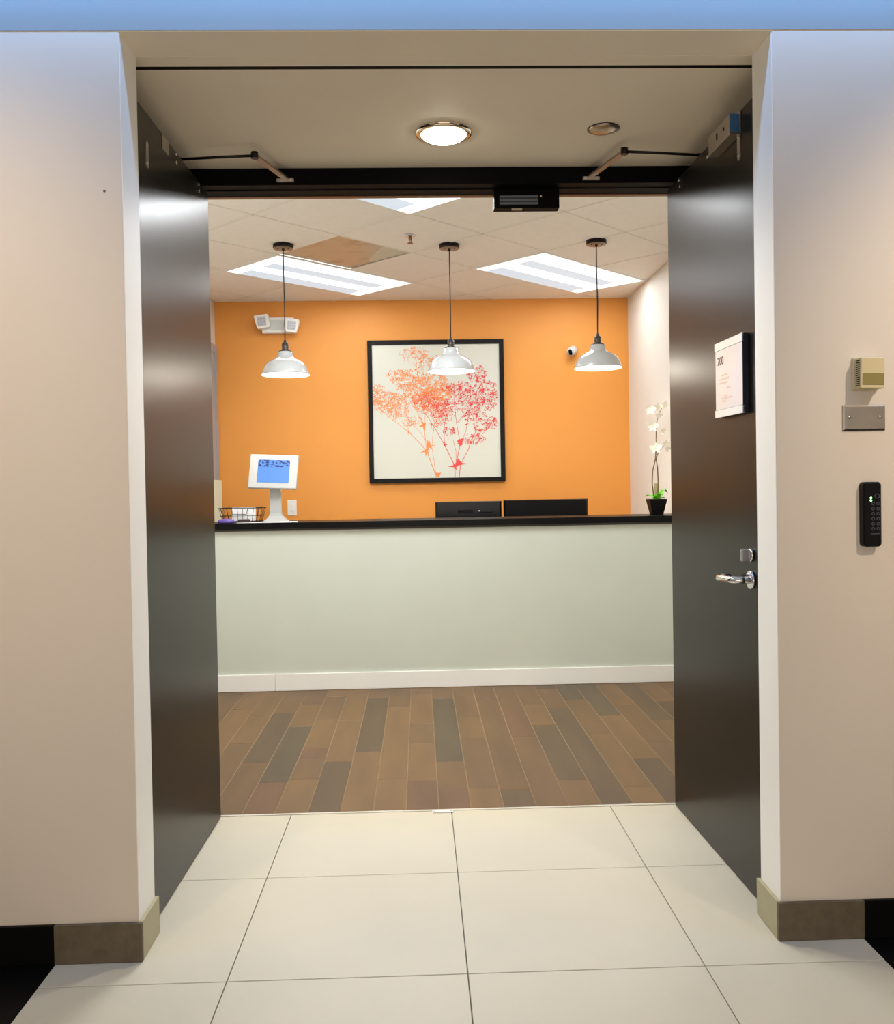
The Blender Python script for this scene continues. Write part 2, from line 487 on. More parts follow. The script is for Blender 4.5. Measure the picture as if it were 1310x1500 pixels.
# ------------------------------------------------------------------ reception shell
sub = tag(B(RX0, RX1, T + 0.012, RY1, -0.06, -0.0010).build('floor_reception', SUBFL), 'brown hardwood plank floor of the reception room', 'floor', kind='structure')
PW = 0.1264
LT, MD, DK, GY = (0.148, 0.080, 0.027), (0.126, 0.068, 0.025), (0.088, 0.053, 0.023), (0.083, 0.056, 0.027)
RD = (0.124, 0.061, 0.026)
planks = {  # column: (joints from the doorway inward), tones from the doorway inward
    -4: ([1.3, 2.1, 2.9], [RD, MD, LT, MD]), -3: ([1.5, 2.3], [MD, LT, MD]), -2: ([1.9, 2.75], [LT, LT, MD]), -1: ([1.25, 2.05, 2.6], [RD, MD, LT, LT]),
    0: ([1.737, 2.64], [MD, DK, MD]), 1: ([1.445, 2.338], [RD, GY, LT]), 2: ([1.48, 1.77, 1.945], [LT, MD, RD, LT]), 3: ([1.718, 2.443], [DK, LT, LT]),
    4: ([1.863, 2.95], [LT, DK, MD]), 5: ([1.451, 2.7], [LT, LT, MD]), 6: ([1.417, 1.977, 2.343], [RD, LT, MD, LT]), 7: ([1.328, 1.672, 2.9], [RD, MD, GY, MD]),
    8: ([1.3, 2.056, 2.45], [LT, MD, LT, MD]), 9: ([1.272, 2.85], [DK, MD, MD]), 10: ([2.051, 2.615], [MD, RD, MD]), 11: ([1.375, 2.256], [LT, DK, LT]),
    12: ([2.614], [DK, MD]), 13: ([1.266, 2.068, 2.8], [LT, LT, MD, GY]), 14: ([1.638, 2.417], [DK, LT, GY]), 15: ([1.9, 2.645], [MD, MD, LT]),
    16: ([1.5, 2.3], [LT, MD, DK]), 17: ([2.1, 2.7], [MD, DK, LT]), 18: ([1.6, 2.5], [LT, GY, MD]), 19: ([1.8], [MD, LT]), 20: ([2.2], [DK, MD])}
xbase = 0.1205 - 7 * PW
for c in range(-7, 22):
    x0 = max(xbase + c * PW, RX0); x1 = min(xbase + (c + 1) * PW, RX1)
    if x1 - x0 < 0.01: continue
    js, ts = planks.get(c, ([1.6 + 0.3 * random.random(), 2.5 + 0.4 * random.random()], [MD, LT, MD]))
    js = [T + 0.014] + list(js); ts = list(ts)
    while js[-1] < RY1 - 0.05:
        js.append(min(RY1, js[-1] + random.uniform(0.45, 1.1)))
        if len(ts) < len(js) - 1: ts.append(random.choice((LT, MD, MD, DK, RD)))
    for k in range(len(js) - 1):
        p = tile_mesh(MB(), x0, x1, js[k], js[k + 1], 0.0, 0.0010, 0.0016).build('plank', WOOD, sub)
        j = random.uniform(0.94, 1.06)
        p.color = (ts[k][0] * j, ts[k][1] * j, ts[k][2] * j, 1)
tag(B(-0.75, 1.075, T - 0.0005, T + 0.013, -0.01, 0.002).build('trim_4', THRESH), 'pale strip where floor tiles meet the wooden planks', 'trim', kind='structure')

# entry wall with the door opening
DX0, DX1, DZ = -0.757, 1.080, 2.40
m = MB()
m.box(RX0 - 0.1, DX0 - 0.05, YW, YW + 0.08, 0, HC + 0.1); m.box(DX1 + 0.05, RX1 + 0.1, YW, YW + 0.08, 0, HC + 0.1)
m.box(DX0 - 0.05, DX1 + 0.05, YW, YW + 0.08, DZ + 0.05, HC + 0.1)
tag(m.build('wall_entry', CREAM), 'cream wall carrying the double door frame', 'wall', kind='structure')
tag(B(RX0 - 0.1, RX1 + 0.1, RY1, RY1 + 0.1, 0, HC + 0.1).build('wall_back', ORANGE), 'bright orange accent wall behind the reception counter', 'wall', kind='structure')
tag(B(RX1, RX1 + 0.1, YW, RY1, 0, HC + 0.1).build('wall_right', CREAM), 'cream side wall beside the orchid', 'wall', kind='structure')
tag(B(RX0 - 0.1, RX0, YW, RY1, 0, HC + 0.1).build('wall_left', CREAM), 'cream side wall with a grey door frame near the orange wall', 'wall', kind='structure')
# grey framed door in the left wall, seen edge on
e = empty('door_3', (RX0, 4.55, 0), 'grey door in a grey frame on the side wall by the orange wall', 'door', kind='structure')
B(0.0, 0.012, -0.38, 0.38, 0.005, 2.33).build('leaf', GREYD, e)
m = MB().box(0.0, 0.02, 0.38, 0.45, 0, 2.395).box(0.0, 0.02, -0.45, -0.38, 0, 2.395).box(0.0, 0.02, -0.38, 0.38, 2.33, 2.395)
m.build('door_frame', GREYD, e)
MB().cyl((0.012, 0.31, 1.0), (0.06, 0.31, 1.0), 0.012).cyl((0.055, 0.32, 1.0), (0.055, 0.20, 1.0), 0.009).build('door_handle', CHROME, e)

# ------------------------------------------------------------------ suspended ceiling
cl = tag(B(RX0, RX1, YW + 0.08, RY1, HC + 0.03, HC + 0.09).build('ceiling', CTILE), 'suspended acoustic tile ceiling laid diagonally over the reception', 'ceiling', kind='structure')
GA, GX, GY0, GS = 0.7803, 0.0432, 3.5086, 0.6096
cg, sg = math.cos(GA), math.sin(GA)
def G(i, j): return (GX + GS * (i * cg - j * sg), GY0 + GS * (i * sg + j * cg))
lights2x4 = [(-1, 1), (1, -1), (-3, -2)]     # each covers i..i+2, j..j+1
covered = set()
for (a, b) in lights2x4: covered |= {(a, b), (a + 1, b)}
bx = (RX0 + 0.001, RX1 - 0.001, YW + 0.081, RY1 - 0.001)
g = 0.0055 / GS
for i in range(-9, 9):
    for j in range(-9, 9):
        if (i, j) in covered: continue
        p = clip([G(i + g, j + g), G(i + 1 - g, j + g), G(i + 1 - g, j + 1 - g), G(i + g, j + 1 - g)], *bx)
        if not p or area(p) < 0.002: continue
        st = (i, j) == (-1, 0)
        o = MB().prism(p, 'z', HC + 0.0025 if not st else HC + 0.006, HC + 0.022).build('ceiling_panel', STAIN if st else CTILE, cl)
        if st:
            o['label'] = 'stained brown ceiling panel'
for i in range(-9, 10):
    for a, b in ((0, 1), (1, 0)):
        hw = 0.0065 / GS
        q = [(i - hw, -9), (i + hw, -9), (i + hw, 9), (i - hw, 9)]
        if a: q = [(y, x) for x, y in q]
        p = clip([G(*t) for t in q], *bx)
        if p and area(p) > 0.001:
            # split where the light fittings interrupt the bar
            MB().prism(p, 'z', HC, HC + 0.0022).build('grid_bar', TBAR, cl)
# pale greenish patch over part of the stained panel
p = [G(-0.02 - 0.36, 0.03), G(-0.02, 0.03), G(-0.02, 0.62), G(-0.14, 0.52), G(-0.30, 0.22)]
MB().prism(p, 'z', HC + 0.0052, HC + 0.0062).build('pale_patch', mat('pale_patch_tone', (0.66, 0.65, 0.53), 0.6, var=0.06, vscale=12), cl)

def troffer(i, j, label, watts):
    c = G(i + 1, j + 0.5)
    e = empty('ceiling_light', (c[0], c[1], HC - 0.004), label, 'ceiling light', 'diagonal fluorescent ceiling lights', rot=(0, 0, GA))
    light('ceiling_light_glow', 'AREA', (c[0], c[1], HC - 0.012), watts, (0.94, 0.97, 1.0), (0, 0, GA), shape='RECTANGLE', size=2 * GS - 0.06, size_y=GS - 0.06)
    L2, W2 = GS + 0.004, GS / 2 + 0.004
    m = MB()
    fr = 0.012
    m.box(-L2, L2, -W2, -W2 + fr, -0.002, 0.004); m.box(-L2, L2, W2 - fr, W2, -0.002, 0.004)
    m.box(-L2, -L2 + fr, -W2 + fr, W2 - fr, -0.002, 0.004); m.box(L2 - fr, L2, -W2 + fr, W2 - fr, -0.002, 0.004)
    m.build('light_frame', WHITEP, e)
    a, b = -L2 + fr, L2 - fr
    ya = -W2 + fr; w = 2 * (W2 - fr)
    for y0, y1 in ((0.0, 0.31), (0.52, 0.75)):
        B(a, b, ya + y0 * w, ya + y1 * w, -0.001, 0.003).build('tube_lens', TUBE, e)
    for y0, y1 in ((0.31, 0.52), (0.75, 1.0)):
        B(a + 0.10, b - 0.10, ya + y0 * w, ya + y1 * w, -0.001, 0.003).build('lens', LENS, e)
        B(a, a + 0.10, ya + y0 * w, ya + y1 * w, -0.001, 0.003).build('lens_end', TUBE, e)
        B(b - 0.10, b, ya + y0 * w, ya + y1 * w, -0.001, 0.003).build('lens_end', TUBE, e)
    return e
troffer(-1, 1, 'bright rectangular ceiling light beside the stained brown ceiling panel', 5.7)
troffer(1, -1, 'bright rectangular ceiling light near the cream side wall', 5.7)
troffer(-3, -2, 'bright rectangular ceiling light half hidden by the black door frame', 30)

# sprinkler
e = empty('fire_sprinkler', (0.038, 3.09, HC), 'small brass pendent fire sprinkler head on the acoustic ceiling', 'sprinkler')
MB().lathe([(0.0, 0.0), (0.032, 0.0), (0.032, -0.004), (0.014, -0.010), (0.0, -0.010)], 20).build('escutcheon', CHROME, e)
MB().cyl((0, 0, -0.008), (0, 0, -0.030), 0.008, n=10).cyl((0.008, 0, -0.012), (0.004, 0, -0.045), 0.003, n=6).cyl((-0.008, 0, -0.012), (-0.004, 0, -0.045), 0.003, n=6).build('sprinkler_body', mat('brass', (0.35, 0.16, 0.08), 0.35, metal=1.0), e)
MB().lathe([(0.0, -0.045), (0.017, -0.046), (0.017, -0.048), (0.0, -0.049)], 16).build('deflector', mat('brass', (0, 0, 0)), e)

# ------------------------------------------------------------------ door frame (black steel)
e = empty('trim_5', (0.16, 1.04, 0), 'black steel double door frame head and posts', 'door frame', kind='structure')
ox, oy = 0.16, 1.04
def FB(x0, x1, y0, y1, z0, z1, ch=0.0): return B(x0 - ox, x1 - ox, y0 - oy, y1 - oy, z0, z1, ch)
FB(DX0 - 0.06, DX1 + 0.06, 1.040, 1.165, 2.386, ZS - 0.002).build('frame_head', FRAMEB, e)
FB(DX0, DX1, 1.098, 1.165, 2.383, 2.3855).build('door_stop', FRAMEB, e)
FB(DX0, DX1, 1.165, 1.190, 2.3805, 2.3990).build('head_bounce_strip', BOUNCE, e)  # brown strip paints the orange glow on the frame's inner edge
for a, b in ((DX0 - 0.06, DX0), (DX1, DX1 + 0.06)):
    FB(a, b, 1.040, 1.165, 0.002, 2.386).build('frame_post', FRAMEB, e)

# ------------------------------------------------------------------ doors
def make_door(n, side, label):
    """side: +1 right leaf, -1 left leaf. Local X runs from hinge to free edge, visible face at local Y = 0."""
    s = side
    if s > 0: loc, ang = (1.030, 1.040, 0.0), -PI / 2 + 0.022
    else: loc, ang = (-0.707, 1.040, 0.0), -PI / 2 - 0.010
    e = empty('door_%d' % n, loc, label, 'door', kind='structure', rot=(0, 0, ang))
    y0, y1 = sorted((0.0, s * 0.045))
    B(0.002, 0.893, y0, y1, 0.006, 2.355, 0.0012).build('leaf', DOORW, e)
    o = -s    # outward direction of visible face
    def face(x0, x1, z0, z1, d, mt, name, ch=0.0, base=0.0):
        a, b = sorted((o * base, o * (base + d)))
        return B(x0, x1, a, b, z0, z1, ch).build(name, mt, e)
    # rounded steel plate near the free edge
    px = 0.755 if s < 0 else 0.735
    pz0, pz1 = (2.192, 2.272) if s < 0 else (2.210, 2.292)
    pts = []
    r = 0.0125
    for k in range(9): pts.append((px + r * math.cos(PI * k / 8), pz1 - r + r * math.sin(PI * k / 8)))
    for k in range(9): pts.append((px - r * math.cos(PI * k / 8), pz0 + r - r * math.sin(PI * k / 8)))
    a, b = sorted((0, o * 0.002))
    pl = MB().prism(pts, 'y', a, b).build('steel_plate', STEEL, e)
    for z in (pz0 + 0.014, pz1 - 0.014):
        MB().cyl((px, o * 0.0018, z), (px, o * 0.0045, z), 0.0042, n=12).build('screw', CHROME, pl)
    # through bolts of the closer
    for x, z in ((0.440, 2.345), (0.440, 2.318), (0.142, 2.345), (0.138, 2.322)) if s < 0 else ((0.150, 2.345), (0.157, 2.320), (0.460, 2.318)):
        MB().cyl((x, 0, z), (x, o * 0.004, z), 0.0055, n=12).build('through_bolt', CHROME, e)
    # hinges
    for z in (0.25, 0.95, 1.65, 2.2):
        MB().cyl((0.0, s * 0.052, z - 0.055), (0.0, s * 0.052, z + 0.055), 0.007, n=10).build('hinge', STEEL, e)
    return e, face, o
dl, face, o = make_door(1, -1, 'dark espresso wooden door leaf standing open, without a handle')
face(0.525, 0.595, 2.308, 2.353, 0.002, STEEL, 'cover_plate')
dr, face, o = make_door(2, 1, 'dark espresso wooden door leaf standing open, with lever handle')
# lever handle
lx, lz = 0.800, 0.953
ro = MB().cyl((lx, 0, lz), (lx, o * 0.009, lz), 0.027, 0.0265, n=32).build('rose', CHROME, dr)
lev = [(lx, o * 0.006, lz), (lx, o * 0.040, lz), (lx - 0.004, o * 0.052, lz), (lx - 0.014, o * 0.060, lz), (lx - 0.03, o * 0.062, lz - 0.001), (lx - 0.075, o * 0.062, lz - 0.003),
       (lx - 0.108, o * 0.062, lz - 0.004), (lx - 0.121, o * 0.058, lz - 0.004), (lx - 0.128, o * 0.048, lz - 0.004), (lx - 0.129, o * 0.020, lz - 0.004)]
MB().tube(lev, 0.0105, 14).build('lever', CHROME, dr)
# thumb turn
MB().cyl((lx, 0, 1.026), (lx, o * 0.010, 1.026), 0.020, 0.019, n=28).build('deadbolt_rose', CHROME, dr)
B(lx - 0.009, lx + 0.009, *sorted((o * 0.006, o * 0.034)), 1.008, 1.044, 0.003).build('thumb_turn', mat('satin_nickel', (0.32, 0.31, 0.31), 0.45, metal=0.5), dr)
# lock armature bracket of the magnetic lock
br = B(0.565, 0.755, *sorted((o * 0.001, o * 0.005)), 2.285, 2.352).build('armature_bracket', STEEL, dr)
B(0.565, 0.755, *sorted((o * 0.002, o * 0.036)), 2.280, 2.286).build('bracket_shelf', STEEL, br)
B(0.568, 0.752, *sorted((o * 0.026, o * 0.036)), 2.286, 2.342, 0.001).build('armature_plate', STEEL, br)
B(0.7525, 0.7545, *sorted((o * 0.006, o * 0.036)), 2.287, 2.342).build('blue_label', BLUEL, br)
B(0.640, 0.650, *sorted((o * 0.0356, o * 0.0372)), 2.306, 2.324).build('bolt_slot', BLACKP, br)
B(0.700, 0.708, *sorted((o * 0.0356, o * 0.0372)), 2.310, 2.320).build('bolt_slot', BLACKP, br)

# door closer arms
for s, elbow, start, shoe, lab in ((-1, (-0.486, 0.784, 2.405), (-0.745, 0.815, 2.405), (-0.415, 1.030, 2.408), 'slim two-piece door closer arm over the handleless door leaf'),
                                   (1, (0.8046, 0.7656, 2.405), (1.075, 0.803, 2.405), (0.736, 1.030, 2.408), 'slim two-piece door closer arm over the door leaf with handle')):
    e = empty('door_closer', shoe, lab, 'door closer', 'door closers')
    sv = Vector(shoe)
    r = lambda p: tuple(Vector(p) - sv)
    MB().tube([r(start), r(((start[0] + elbow[0]) / 2, (start[1] + elbow[1]) / 2 - 0.002, elbow[2])), r(elbow)], 0.0048, 10).build('main_arm', BRONZE, e)
    a, b = Vector(elbow), Vector(shoe)
    d = (b - a).normalized(); q = Vector((-d.y, d.x, 0)).normalized() * 0.011
    m = MB()
    z = Vector((0, 0, 0.004))
    vs = [Vector(r(p)) for p in (a - q + z, a + q + z, b + q + z, b - q + z, a - q - z, a + q - z, b + q - z, b - q - z)]
    m.add(vs, [(0, 1, 2, 3), (7, 6, 5, 4), (0, 4, 5, 1), (1, 5, 6, 2), (2, 6, 7, 3), (3, 7, 4, 0)])
    m.build('forearm', mat('bronze_arm', (0.33, 0.25, 0.17), 0.35, metal=0.7), e)
    MB().cyl(r((elbow[0], elbow[1], elbow[2] - 0.010)), r((elbow[0], elbow[1], elbow[2] + 0.012)), 0.013, n=16).build('elbow_joint', BRONZE, e)
    B(-0.032, 0.032, -0.010, 0.009, -0.014, -0.003, 0.001).build('shoe_plate', STEEL, e)
    for x in (-0.022, 0.022):
        MB().cyl((x, -0.012, -0.0085), (x, -0.009, -0.0085), 0.004, n=10).build('screw', CHROME, e)
    cx0 = start[0] - (0.045 if s < 0 else 0.0)
    B(*sorted((start[0] - sv.x + s * 0.02, start[0] - sv.x + s * 0.06)), start[1] - sv.y - 0.11, start[1] - sv.y + 0.11, -0.115, -0.055, 0.004).build('closer_body', BRONZE, e)
    MB().cyl((start[0] - sv.x + s * 0.03, start[1] - sv.y, -0.06), (start[0] - sv.x + s * 0.03, start[1] - sv.y, 0.004), 0.008, n=12).tube([r(start), (start[0] - sv.x + s * 0.03, start[1] - sv.y, -0.003)], 0.0062, 10).build('spindle', BRONZE, e)

# magnetic lock on the frame head
e = empty('magnetic_lock', (0.500, 1.10, 2.312), 'black magnetic lock block hanging under the door frame head', 'door lock')
B(-0.126, 0.126, 0.0, 0.05, 0.0, 0.0705, 0.0015).build('lock_body', FRAMEB, e)
lb = B(-0.105, 0.045, -0.0015, 0.001, 0.010, 0.046).build('lock_face', DGREY, e)
for z in (0.014, 0.0265, 0.041):
    B(-0.104, 0.044, -0.0025, -0.001, z, z + 0.006).build('lamination', mat('grey_steel_bar', (0.16, 0.19, 0.22), 0.35, metal=0.8), lb)
MB().cyl((0.055, -0.002, 0.044), (0.055, 0.001, 0.044), 0.004, n=10).build('screw', CHROME, e)
B(-0.058, -0.018, 0.002, 0.012, -0.006, 0.001).build('lock_tab', STEEL, e)

# ------------------------------------------------------------------ recess ceiling fittings
e = empty('recessed_downlight', (0.170, 0.697, ZS - 0.001), 'lit round recessed downlight with a polished ring in the recess ceiling', 'downlight')
MB().lathe([(0.098, 0.0), (0.099, -0.003), (0.094, -0.010), (0.080, -0.013), (0.076, -0.010), (0.076, 0.0)], 48).build('trim_ring', COPPER, e)
MB().lathe([(0.076, -0.009), (0.070, -0.018), (0.050, -0.027), (0.025, -0.031), (0.0, -0.032)], 40).build('lens', LAMPE, e)
light('recessed_downlight_glow', 'SPOT', (0.170, 0.697, ZS - 0.045), 31, (1.0, 0.90, 0.74), (0, 0, 0), shadow_soft_size=0.07, spot_size=math.radians(165), spot_blend=0.7)
e = empty('ceiling_cover', (0.712, 0.672, ZS - 0.001), 'small unlit domed metal cover disc on the recess ceiling', 'cover plate')
MB().lathe([(0.051, 0.0), (0.052, -0.003), (0.046, -0.007), (0.030, -0.012), (0.012, -0.0145), (0.0, -0.015)], 40).build('cover_dome', mat('tan_metal_cover', (0.50, 0.40, 0.31), 0.28, metal=0.9), e)
MB().lathe([(0.0515, -0.0005), (0.0545, -0.0005), (0.0545, -0.0025), (0.0515, -0.003)], 40, closed=True).build('cover_rim', BRONZE, e)

# lobby downlights (their fittings sit in the lobby ceiling)
for x, y, en, lab in ((1.95, -1.62, 80, 'round lobby downlight over the keypad side'), (-1.35, -1.75, 60, 'round lobby downlight over the bare wall side')):
    e = empty('lobby_downlight', (x, y, LZ), lab, 'downlight', 'lobby downlights')
    MB().lathe([(0.075, 0.0), (0.090, 0.0), (0.090, -0.006), (0.075, -0.008)], 32, closed=True).build('trim_ring', WHITEP, e)
    MB().lathe([(0.075, -0.002), (0.0, -0.002)], 32).build('lens', LAMPE, e)
    tx = Vector((x * 0.93, 0.0, 1.47)) - Vector((x, y, LZ - 0.02))
    l = light('lobby_downlight_beam', 'SPOT', (x, y, LZ - 0.02), en, (1.0, 0.84, 0.66), (0, 0, 0), shadow_soft_size=0.022, spot_size=math.radians(54), spot_blend=1.0)
    l.rotation_euler = tx.to_track_quat('-Z', 'Y').to_euler()

# ------------------------------------------------------------------ reception counter
e = empty('reception_counter', (0.118, YC, 0), 'long sage reception counter with black top and white skirting', 'counter')
cxo = 0.118
x0, x1 = RX0 + 0.35 - cxo - 0.30, RX1 - cxo - 0.001
B(x0, x1, 0.0, 0.12, 0.0, 0.985).build('front_panel', SAGE, e)
B(x0, -0.84 - cxo, -0.013, 0.0, 0.001, 0.104, 0.002).build('skirting', WHITEP, e)
B(-0.8385 - cxo, x1, -0.013, 0.0, 0.001, 0.104, 0.002).build('skirting', WHITEP, e)
B(x0 + 0.002, x1, -0.012, 0.30, 0.985, 0.9985).build('top_trim', TRIMG, e)
B(x0 - 0.0, x1, -0.030, 0.330, 0.9985, ZC, 0.0015).build('countertop', BLACKTOP, e)
e = empty('work_desk', (0.118, YC + 0.345, 0), 'grey laminate work desk hidden behind the sage counter', 'desk')
x0 = -1.33 - cxo
B(x0, x1, 0.0, 0.62, 0.715, 0.745, 0.002).build('work_surface', mat('grey_laminate', (0.3, 0.28, 0.25), 0.5), e)
for x in (x0 + 0.01, 0.2, x1 - 0.04):
    B(x, x + 0.03, 0.02, 0.58, 0.0, 0.715).build('end_panel', SAGE, e)

# monitors on the work surface (backs towards the doorway)
def monitor(x0, x1, ztop, y, label, detailed):
    cx = (x0 + x1) / 2
    w2 = (x1 - x0) / 2
    e = empty('computer_monitor', (cx, y, 0.745), label, 'monitor')
    h = ztop - 0.745
    hb = min(0.36, h - 0.07)
    B(-w2, w2, 0.018, 0.034, h - hb, h, 0.002).build('bezel', BLACKP, e)
    bk = MB()
    bk.add([(-w2, 0.018, h - hb), (w2, 0.018, h - hb), (w2, 0.018, h), (-w2, 0.018, h), (-w2 + 0.012, 0.0, h - hb + 0.012), (w2 - 0.012, 0.0, h - hb + 0.012), (w2 - 0.012, 0.0, h - 0.004), (-w2 + 0.012, 0.0, h - 0.004)],
           [(4, 5, 6, 7), (0, 1, 5, 4), (1, 2, 6, 5), (2, 3, 7, 6), (3, 0, 4, 7), (3, 2, 1, 0)])
    b = bk.build('rear_shell', MONB if detailed else BLACKP, e)
    B(-w2 + 0.01, w2 - 0.01, 0.0335, 0.0365, h - hb + 0.012, h - 0.012).build('screen', GLASSY, e)
    if detailed:
        B(-0.075, 0.028, -0.0012, 0.001, h - 0.080, h - 0.058).build('name_badge', BLACKP, b)
        B(0.068, 0.165, -0.001, 0.001, h - 0.080, h - 0.073).build('vent_line', BLACKP, b)
        MB().cyl((0.072, -0.002, h - 0.065), (0.072, 0.001, h - 0.065), 0.0045, n=12).build('status_light', mat('grey_glow', (0.6, 0.65, 0.7), 0.4), b)
    B(-0.03, 0.03, -0.02, 0.001, 0.01, h - 0.12).build('stand_neck', BLACKP, e)
    B(-0.12, 0.12, -0.07, 0.12, 0.0, 0.012, 0.003).build('stand_foot', BLACKP, e)
    return e
monitor(0.175, 0.628, 1.1335, 3.80, 'dark grey glossy monitor back with badge, behind the counter', True)
monitor(0.642, 1.223, 1.138, 3.80, 'wider plain black monitor back behind the counter', False)

# ------------------------------------------------------------------ pendants
def pendant():
    e = empty('pendant_lamp', (0, 0, 0), '', 'pendant lamp', 'pendant lamps over the counter')
    k = 0.0042
    prof = [(9.0, 34.5), (10.6, 33.5), (11.2, 29), (12.2, 26.2), (15, 24.0), (21, 21.2), (26.5, 17.6), (30.3, 13.2), (32.8, 8), (34.3, 3), (35.3, 0)]
    out = [(r * k, z * k) for r, z in prof]
    inn = [(max(r - 0.0022, 0.001), z - 0.0008) for r, z in out]
    sh = MB().lathe(out + [(out[-1][0] - 0.0011, -0.0012)] + inn[::-1][0:1], 48).v
    m = MB()
    n = 48
    pr = out + [(out[-1][0] - 0.001, -0.0012)]
    v = []
    for r, z in pr:
        for q in range(n): v.append((r * math.cos(2 * PI * q / n), r * math.sin(2 * PI * q / n), z))
    f = [(i * n + q, i * n + (q + 1) % n, (i + 1) * n + (q + 1) % n, (i + 1) * n + q) for i in range(len(pr) - 1) for q in range(n)]
    m.add(v, f, True)
    s = m.build('shade', ENAMEL, e)
    m = MB(); v = []
    pr = [(out[-1][0] - 0.001, -0.0012)] + inn[::-1]
    for r, z in pr:
        for q in range(n): v.append((r * math.cos(2 * PI * q / n), r * math.sin(2 * PI * q / n), z))
    f = [(i * n + q, i * n + (q + 1) % n, (i + 1) * n + (q + 1) % n, (i + 1) * n + q) for i in range(len(pr) - 1) for q in range(n)]
    m.add(v, f, True)
    m.build('lining', ENAMELIN, s)
    MB().lathe([(0.0, 0.149), (0.040, 0.149), (0.041, 0.146), (0.039, 0.144), (0.0, 0.144)], 32).build('shade_ring', PEWTER, e)
    so = MB().lathe([(0.0, 0.149), (0.026, 0.149), (0.026, 0.155), (0.020, 0.158), (0.0205, 0.166), (0.0225, 0.168), (0.0205, 0.170), (0.0205, 0.178), (0.0225, 0.180), (0.0205, 0.182), (0.020, 0.194), (0.014, 0.198), (0.009, 0.205), (0.007, 0.216), (0.0, 0.217)], 28).build('socket', PEWTER, e)
    MB().lathe([(0.0, 0.025), (0.018, 0.030), (0.028, 0.046), (0.029, 0.060), (0.022, 0.082), (0.014, 0.100), (0.014, 0.140), (0.0, 0.141)], 20).build('bulb', BULB, so)
    return e
shade_r = 0.148
spots = [(-0.749, 3.280, 1.947, 'white enamel pendant lamp hanging over the tablet stand'),
         (0.281, 3.317, 1.961, 'white enamel pendant lamp hanging in front of the framed print'),
         (1.194, 3.250, 1.961, 'white enamel pendant lamp hanging near the white camera')]
proto = None
for x, y, zr, lab in spots:
    o = proto = pendant() if proto is None else proto
    if x > -0.7: o = copy_tree(proto)
    o.location = (x, y, zr); o['label'] = lab
    dz = HC - zr
    wob = 0.004 if x > 1 else 0.001
    MB().tube([(0, 0, 0.21), (wob, 0, 0.21 + (dz - 0.21) * 0.35), (-wob * 0.6, 0, 0.21 + (dz - 0.21) * 0.7), (0, 0, dz - 0.02)], 0.0032, 8).build('cord', CORD, o)
    cn = MB().lathe([(0.0, dz), (0.063, dz), (0.063, dz - 0.020), (0.061, dz - 0.0235), (0.0, dz - 0.0235)], 40).build('canopy', BRONZE, o)
    MB().lathe([(0.0, dz - 0.0235), (0.0605, dz - 0.0235), (0.0600, dz - 0.0250), (0.0, dz - 0.0250)], 40).build('canopy_face', mat('bronze_canopy_face', (0.30, 0.22, 0.16), 0.4, metal=0.4), cn)
    for sx in (-0.032, 0.032):
        MB().cyl((sx, -0.01, dz - 0.0285), (sx, -0.01, dz - 0.0245), 0.004, n=10).build('screw', BRONZE, cn)
    MB().lathe([(0.0, dz - 0.038), (0.007, dz - 0.036), (0.009, dz - 0.025), (0.0, dz - 0.025)], 14).build('cord_grip', BRONZE, cn)
    light('pendant_glow', 'POINT', (x, y, zr + 0.012), 5.0, (1.0, 0.90, 0.76), shadow_soft_size=0.028)

# ------------------------------------------------------------------ emergency light
e = empty('emergency_light', (-1.045, RY1, 2.490), 'white twin-head emergency light on the orange wall', 'emergency light')
B(-0.128, 0.128, -0.055, -0.001, 0.0, 0.125, 0.006).build('housing', WHITEP, e)
B(-0.06, 0.075, -0.0565, -0.054, 0.025, 0.105, 0.002).build('front_panel', mat('pale_grey_plastic', (0.66, 0.70, 0.66), 0.4), e)
for s in (-1, 1):
    poly = [(-0.058, 0.046), (-0.050, 0.056), (0.050, 0.058), (0.056, 0.050), (0.058, -0.036), (0.050, -0.046), (-0.032, -0.052), (-0.042, -0.044)]
    if s > 0: poly = [(-p[0], p[1]) for p in poly][::-1]
    m = MB().prism(poly, 'y', -0.115, -0.058)
    zc = 0.080 if s < 0 else 0.045
    h = m.build('lamp_head', WHITEP, e, matrix=Matrix.Translation((s * 0.118, 0, zc)) @ Matrix.Rotation(s * 0.10, 4, 'Y'))
    B(-0.034, 0.034, -0.1165, -0.1145, -0.030, 0.040).build('lens', mat('lamp_lens_grey', (0.58, 0.60, 0.64), 0.25), h)
    for a in range(3):
        for b in range(4):
            B(-0.030 + b * 0.016, -0.020 + b * 0.016, -0.1172, -0.116, -0.024 + a * 0.021, -0.015 + a * 0.021).build('facet', mat('lamp_facet', (0.42, 0.44, 0.50), 0.2), h)

# ------------------------------------------------------------------ security camera
e = empty('security_camera', (1.345, RY1, 2.335), 'small white capsule security camera with black face on the orange wall', 'security camera')
MB().cyl((0.0, -0.001, 0.0), (0.0, -0.014, 0.0), 0.026, 0.024, n=24).build('wall_mount', WHITEPL, e)
ax = Vector((-0.50, -0.80, -0.42)).normalized()
MB().cyl((0, -0.01, 0), tuple(Vector((0, -0.012, 0)) + ax * 0.02), 0.010, n=12).build('ball_joint', WHITEPL, e)
c0 = Vector((0.004, -0.022, 0.004))
rotm = ax.to_track_quat('Z', 'Y').to_matrix().to_4x4()
prof = [(0.0, 0.0), (0.018, 0.002), (0.028, 0.010), (0.033, 0.024), (0.035, 0.045), (0.035, 0.080), (0.033, 0.090), (0.0, 0.091)]
b = MB().lathe(prof, 28).build('camera_body', WHITEPL, e, matrix=Matrix.Translation(c0) @ rotm)
pts = []
for k in range(12): pts.append((0.011 * math.cos(PI * k / 11), 0.010 + 0.011 * math.sin(PI * k / 11)))
